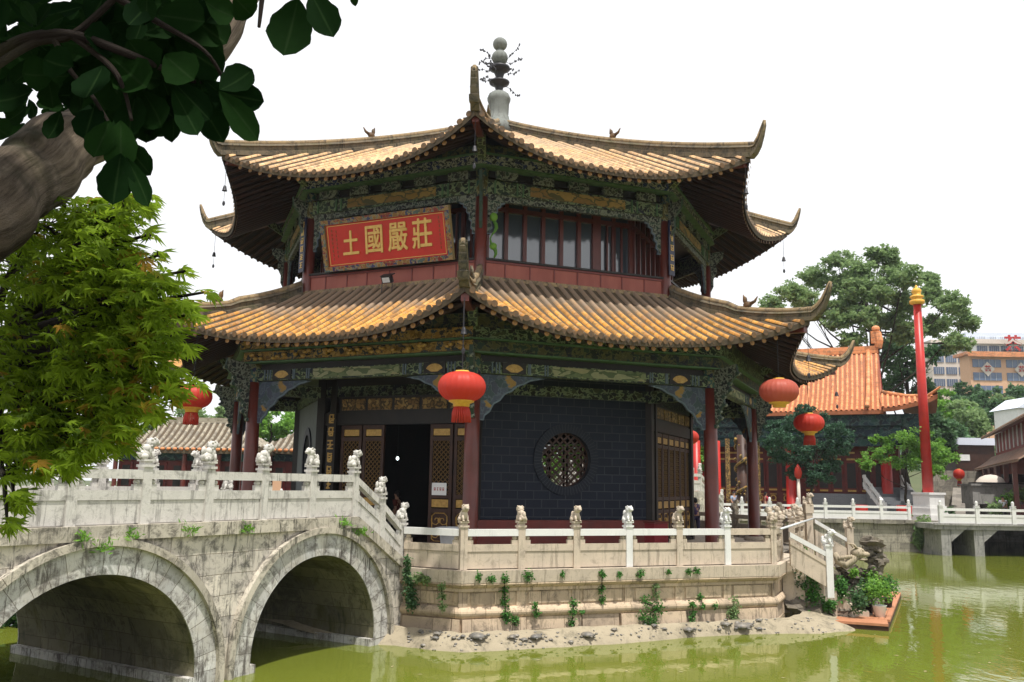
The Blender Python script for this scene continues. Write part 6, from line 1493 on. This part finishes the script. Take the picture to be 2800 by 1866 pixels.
# ================================================================ foreground tree limb with broad leaves
ot=thing('overhanging_tree','thick pale barked limb with broad dark leaves hanging across the top left corner','tree',(-2.9,2.2,2.35))
mb=MB()
def limb(pts,n=14):
    P=[(at(u,v,Y),r) for u,v,Y,r in pts]; out=[];rad=[]
    for i in range(len(P)-1):
        p0=P[max(i-1,0)][0];p1,r1=P[i];p2,r2=P[i+1];p3=P[min(i+2,len(P)-1)][0]
        for q in range(n):
            t=q/n; out.append(.5*((2*p1)+(p2-p0)*t+(2*p0-5*p1+4*p2-p3)*t*t+(3*p1-p0-3*p2+p3)*t**3)); rad.append(r1+(r2-r1)*t)
    out.append(P[-1][0]); rad.append(P[-1][1]); return out,rad
P,r=limb([(-480,880,2.2,.16),(-180,670,2.6,.148),(20,530,2.9,.142),(175,405,3.2,.128),(380,270,3.4,.098),(572,130,3.6,.078),(672,-20,3.8,.066),(770,-200,4.0,.055)])
P=[p+Vector((0,0,.012*sin(i*.5))) for i,p in enumerate(P)]; mb.tube(P,[q*(1+.06*sin(i*.37)+.04*sin(i*1.1)) for i,q in enumerate(r)],20)
P0=[Vector((-2.9,2.2,2.2)),Vector((-2.75,2.2,2.9)),Vector((-2.3,2.1,3.5)),P[0],P[2]]; mb.tube(P0,[.24,.21,.19,.165,.14],18)
tr_=mb.build('trunk',M['bark'],ot,True)
mb=MB(); twigs=[[(-60,180,1.5,.010),(60,110,1.5,.010),(190,95,1.5,.009),(330,140,1.5,.008),(450,190,1.55,.006),(560,235,1.6,.005),(600,250,1.6,.003)],
 [(-40,200,1.45,.009),(90,120,1.5,.008),(200,95,1.5,.007),(330,-20,1.5,.006)],[(190,95,1.5,.006),(300,180,1.5,.006),(340,250,1.5,.004),(360,330,1.5,.003)],[(150,110,1.5,.006),(190,190,1.5,.005),(250,260,1.5,.004),(300,340,1.5,.003)],
 [(720,-40,1.55,.006),(712,40,1.55,.004),(708,75,1.55,.003)],[(260,-40,1.5,.008),(430,60,1.5,.006),(560,140,1.5,.004),(620,235,1.55,.003)],[(820,-60,1.6,.006),(800,-10,1.6,.004)]]
for tw in twigs: P,r=limb(tw,6); mb.tube(P,r,6)
mb.build('twigs',M['bark_dark'],ot,True)
def broadleaf(mb,base,tip,w,rn,curl=.12):
    """obovate leaf with midrib crease from base to tip"""
    d=tip-base; L=d.length; e=d/L; v=Vector((rn.uniform(-.25,.25),-1,rn.uniform(-.25,.25))); v=(v-e*v.dot(e)).normalized(); s=e.cross(v); n=13; curl=rn.uniform(-.05,.32); k=rn.random()
    prof=[max(.02,(sin(pi*min(1,(q/13))**1.15))**.62*(.8+.28*q/13)) if 0<q<13 else .02 for q in range(14)]
    rows=[]
    for i in range(n+1):
        t=i/n; c=base+d*t+v*(-curl*L*sin(pi*t)*.5)
        ww=w*prof[i]*(1+.05*sin(i*1.7+k*9)); rows.append([c-s*ww+v*ww*.18,c-s*ww*.5+v*ww*.05,c-v*.002,c+s*ww*.5+v*ww*.05,c+s*ww+v*ww*.18])
    mb.grid(rows,lambda i,j,k=k:(k,abs(j-2)/2))
mb=MB(); rn=random.Random(11)
# leaves whose outlines stand out against the sky (base px, tip px, half width px)
hand=[((815,-5),(775,152),68),((850,-20),(912,102),50),((960,-40),(972,18),14),((590,250),(722,278),46),((600,250),(705,385),42),((600,245),(690,190),52),((520,230),(612,390),50),((470,240),(540,370),40),((440,210),(470,390),48),((400,240),(410,370),34),
 ((330,420),(308,560),52),((345,430),(405,565),30),((330,380),(412,480),40),((300,330),(255,430),44),((330,330),(330,470),50),((420,-10),(350,68),42),((400,-20),(395,70),40),((240,60),(290,-20),48),((290,20),(215,30),44),((230,95),(310,120),60),
 ((100,70),(60,5),22),((95,75),(140,10),24),((90,75),(20,0),12),((110,80),(175,45),20),((40,100),(-10,110),40),((30,160),(-20,130),44),((640,-10),(690,45),46),((560,0),(640,45),50),((500,20),(620,120),70),((480,80),(600,190),72),((430,40),(560,60),70),((380,90),(480,40),60),((350,110),(420,200),66),((300,150),(400,240),64),((280,180),(230,270),58),((240,240),(310,330),60),((200,180),(120,160),60),((150,200),(60,200),60),((520,140),(610,200),55),((450,150),(530,220),60),((560,220),(640,300),40),((480,230),(575,330),44),((260,280),(230,380),44),((290,300),(360,400),50),((370,260),(350,380),50),((390,250),(440,350),50),((610,-30),(560,60),60),((700,-30),(640,20),40)]
for b_,t_2,w in hand:
    Y=1.5+rn.uniform(-.05,.08); a=at(b_[0],b_[1],Y); c=at(t_2[0],t_2[1],Y+rn.uniform(-.05,.05)); broadleaf(mb,a,c,w*Y/2390,rn)
for _ in range(560):
    # inner leaves filling the mass
    u=rn.uniform(-60,560); v=rn.uniform(-60,330)
    if v>330-.0*u and u<120: continue
    if u>420 and v>230: continue
    if u<230 and v>170 and rn.random()<.75: continue
    if 60<u<240 and v<60: 
        if rn.random()<.9: continue
    if rn.random()<.25 and u<300: continue
    Y=rn.uniform(1.55,2.5); a=at(u,v,Y); an=rn.uniform(-.4,3.5); L=rn.uniform(.055,.095); c=a+Vector((cos(an)*L,rn.uniform(-.03,.03),-abs(sin(an))*L)); broadleaf(mb,a,c,L*rn.uniform(.32,.44),rn)
for (u0,u1,v0,v1,n_) in ((-40,200,240,420,50),):
    for _ in range(n_):
        Y=rn.uniform(3.6,4.6); a=at(rn.uniform(u0,u1),rn.uniform(v0,v1)-60,Y); an=rn.uniform(0,3.1); L=rn.uniform(.07,.12); c=a+Vector((cos(an)*L,0,-sin(an)*L)); broadleaf(mb,a,c,L*.3,rn)
# unseen crown leaves added above and behind the camera to shade what hangs below
for _ in range(8000):
    x=rn.uniform(-6,.3); y=rn.uniform(-3.5,3.6); z=rn.uniform(5.6,7.6)+max(0,y-2.2)*.55
    if x>(-.4 if y<1.7 else -1.15)+.25*noise.noise(Vector((y,z,0))) : continue
    p=Vector((x,y,z)); k=rn.random(); L=.15; d=Vector((rn.gauss(0,1),rn.gauss(0,1),rn.gauss(0,.5))).normalized()*L; q=Vector((-d.y,d.x,rn.uniform(-.03,.03)))*.45
    mb.face([p,p+d*.5+q,p+d,p+d*.5-q],[(k,0)]*4)
mb.build('crown',M['leaf_big'],ot,True,recalc=False)
# ================================================================ maple
mp=thing('maple_tree','light green maple with fine pointed leaves filling the left side in front of the bridge','tree',(-3.6,4.2,2.35))
def mapleleaf(mb,c,size,rn,up):
    """palmate leaf: seven narrow pointed lobes"""
    f=Vector((rn.uniform(.1,1),rn.uniform(-.5,.3),rn.uniform(-.5,.15))).normalized() if rn.random()<.8 else Vector((rn.gauss(0,1),rn.gauss(0,1),rn.gauss(0,.4))).normalized()
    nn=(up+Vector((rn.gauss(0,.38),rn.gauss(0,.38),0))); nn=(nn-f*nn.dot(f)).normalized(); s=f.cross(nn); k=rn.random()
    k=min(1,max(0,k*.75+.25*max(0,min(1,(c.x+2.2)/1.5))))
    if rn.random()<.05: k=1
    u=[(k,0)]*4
    for a,l in ((0,1.0),(.55,.92),(-.55,.92),(1.1,.72),(-1.1,.72),(1.75,.42),(-1.75,.42)):
        d=f*cos(a)+s*sin(a); q=s*cos(a)-f*sin(a); L=size*l*rn.uniform(.9,1.1); w=size*.105*(.5+.5*l); dr=nn*(-.22*L)
        mb.face([c,c+d*L*.45+q*w,c+d*L+dr,c+d*L*.45-q*w],u)
rn=random.Random(21); mb=MB(); mt=MB()
# layered sprays: (px, py, half width, half height, depth, count)
Z=[(120,620,150,60,3.3,80),(260,590,120,50,3.1,80),(292,640,110,60,2.9,90),(392,560,40,30,2.7,14),(60,720,110,70,3.5,80),(200,730,150,60,3.0,110),(302,740,110,60,2.8,100),(382,790,80,50,2.7,70),(100,840,140,70,3.3,110),
 (270,850,140,70,2.9,130),(362,870,90,55,2.7,80),(442,850,60,30,2.6,26),(470,835,50,16,2.6,12),(80,960,130,70,3.2,120),(240,970,140,70,2.9,130),(342,980,110,60,2.7,90),(422,960,60,40,2.6,36),(452,1040,60,36,2.6,34),(90,1080,130,70,3.1,120),(240,1090,130,70,2.9,120),
 (332,1090,90,55,2.7,70),(402,1120,50,30,2.6,20),(100,1190,130,60,3.0,110),(230,1200,110,50,2.8,80),(302,1190,70,40,2.7,36),(60,1270,90,40,2.9,50),(170,1270,80,30,2.8,34),(40,1370,50,30,2.8,14),(20,1430,40,20,2.7,8),(452,920,60,25,2.6,20),(510,830,30,14,2.6,6),(432,700,24,20,2.7,5),(470,1090,30,20,2.6,6),(362,1180,30,18,2.6,6),(412,640,24,14,2.7,4),(342,560,60,30,2.75,16),(505,742,14,8,2.6,3),(482,780,26,14,2.6,6),(442,775,34,16,2.6,9),(495,950,40,12,2.6,9),(530,1050,20,10,2.6,4),(525,860,24,12,2.6,6),(560,800,20,8,2.6,3),(30,1000,90,160,3.6,120),(140,900,160,160,3.9,220),(250,760,130,120,3.8,120)]
trunk0=Vector((-3.6,4.2,2.3)); jt=at(-60,1050,3.6)
mt.tube([trunk0,trunk0.lerp(jt,.5)+Vector((.1,0,.1)),jt],[.10,.085,.07],10)
for u,v,hw,hh,Y,n_ in Z:
    c0=at(u,v,Y); st=at(min(u-hw*.6,200),min(v+120,1240),Y+.3)
    mt.tube([jt,jt.lerp(st,.6)+Vector((0,0,.06)),st,c0.lerp(st,.4)+Vector((0,0,.03)),c0],[.030,.020,.012,.008,.004],5,False)
    for _ in range(int(n_*1.9)):
        uu=u+rn.triangular(-hw,hw,rn.uniform(-hw,hw)*.5); vv=v+rn.uniform(-hh,hh)
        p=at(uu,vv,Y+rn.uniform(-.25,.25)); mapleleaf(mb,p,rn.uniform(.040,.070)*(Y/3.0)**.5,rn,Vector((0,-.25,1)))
        if rn.random()<.12: mt.tube([p,p.lerp(c0,.5)+Vector((0,0,-.01)),c0],[.0015,.003,.004],4,False)
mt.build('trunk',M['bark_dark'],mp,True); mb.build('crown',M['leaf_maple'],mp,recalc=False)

# ================================================================ haze
mb=MB(); mb.box((40,130,22.5),(760,520,51)); t=NT('haze air'); t.t.nodes.remove(t.b); v=t.t.nodes.new('ShaderNodeVolumePrincipled'); v.inputs['Color'].default_value=(.86,.92,1,1); v.inputs['Density'].default_value=.00025; v.inputs['Anisotropy'].default_value=.2
t.t.links.new(v.outputs[0],t.t.nodes['Material Output'].inputs[1]); single(mb,'haze',t.m,None,None,kind='stuff')
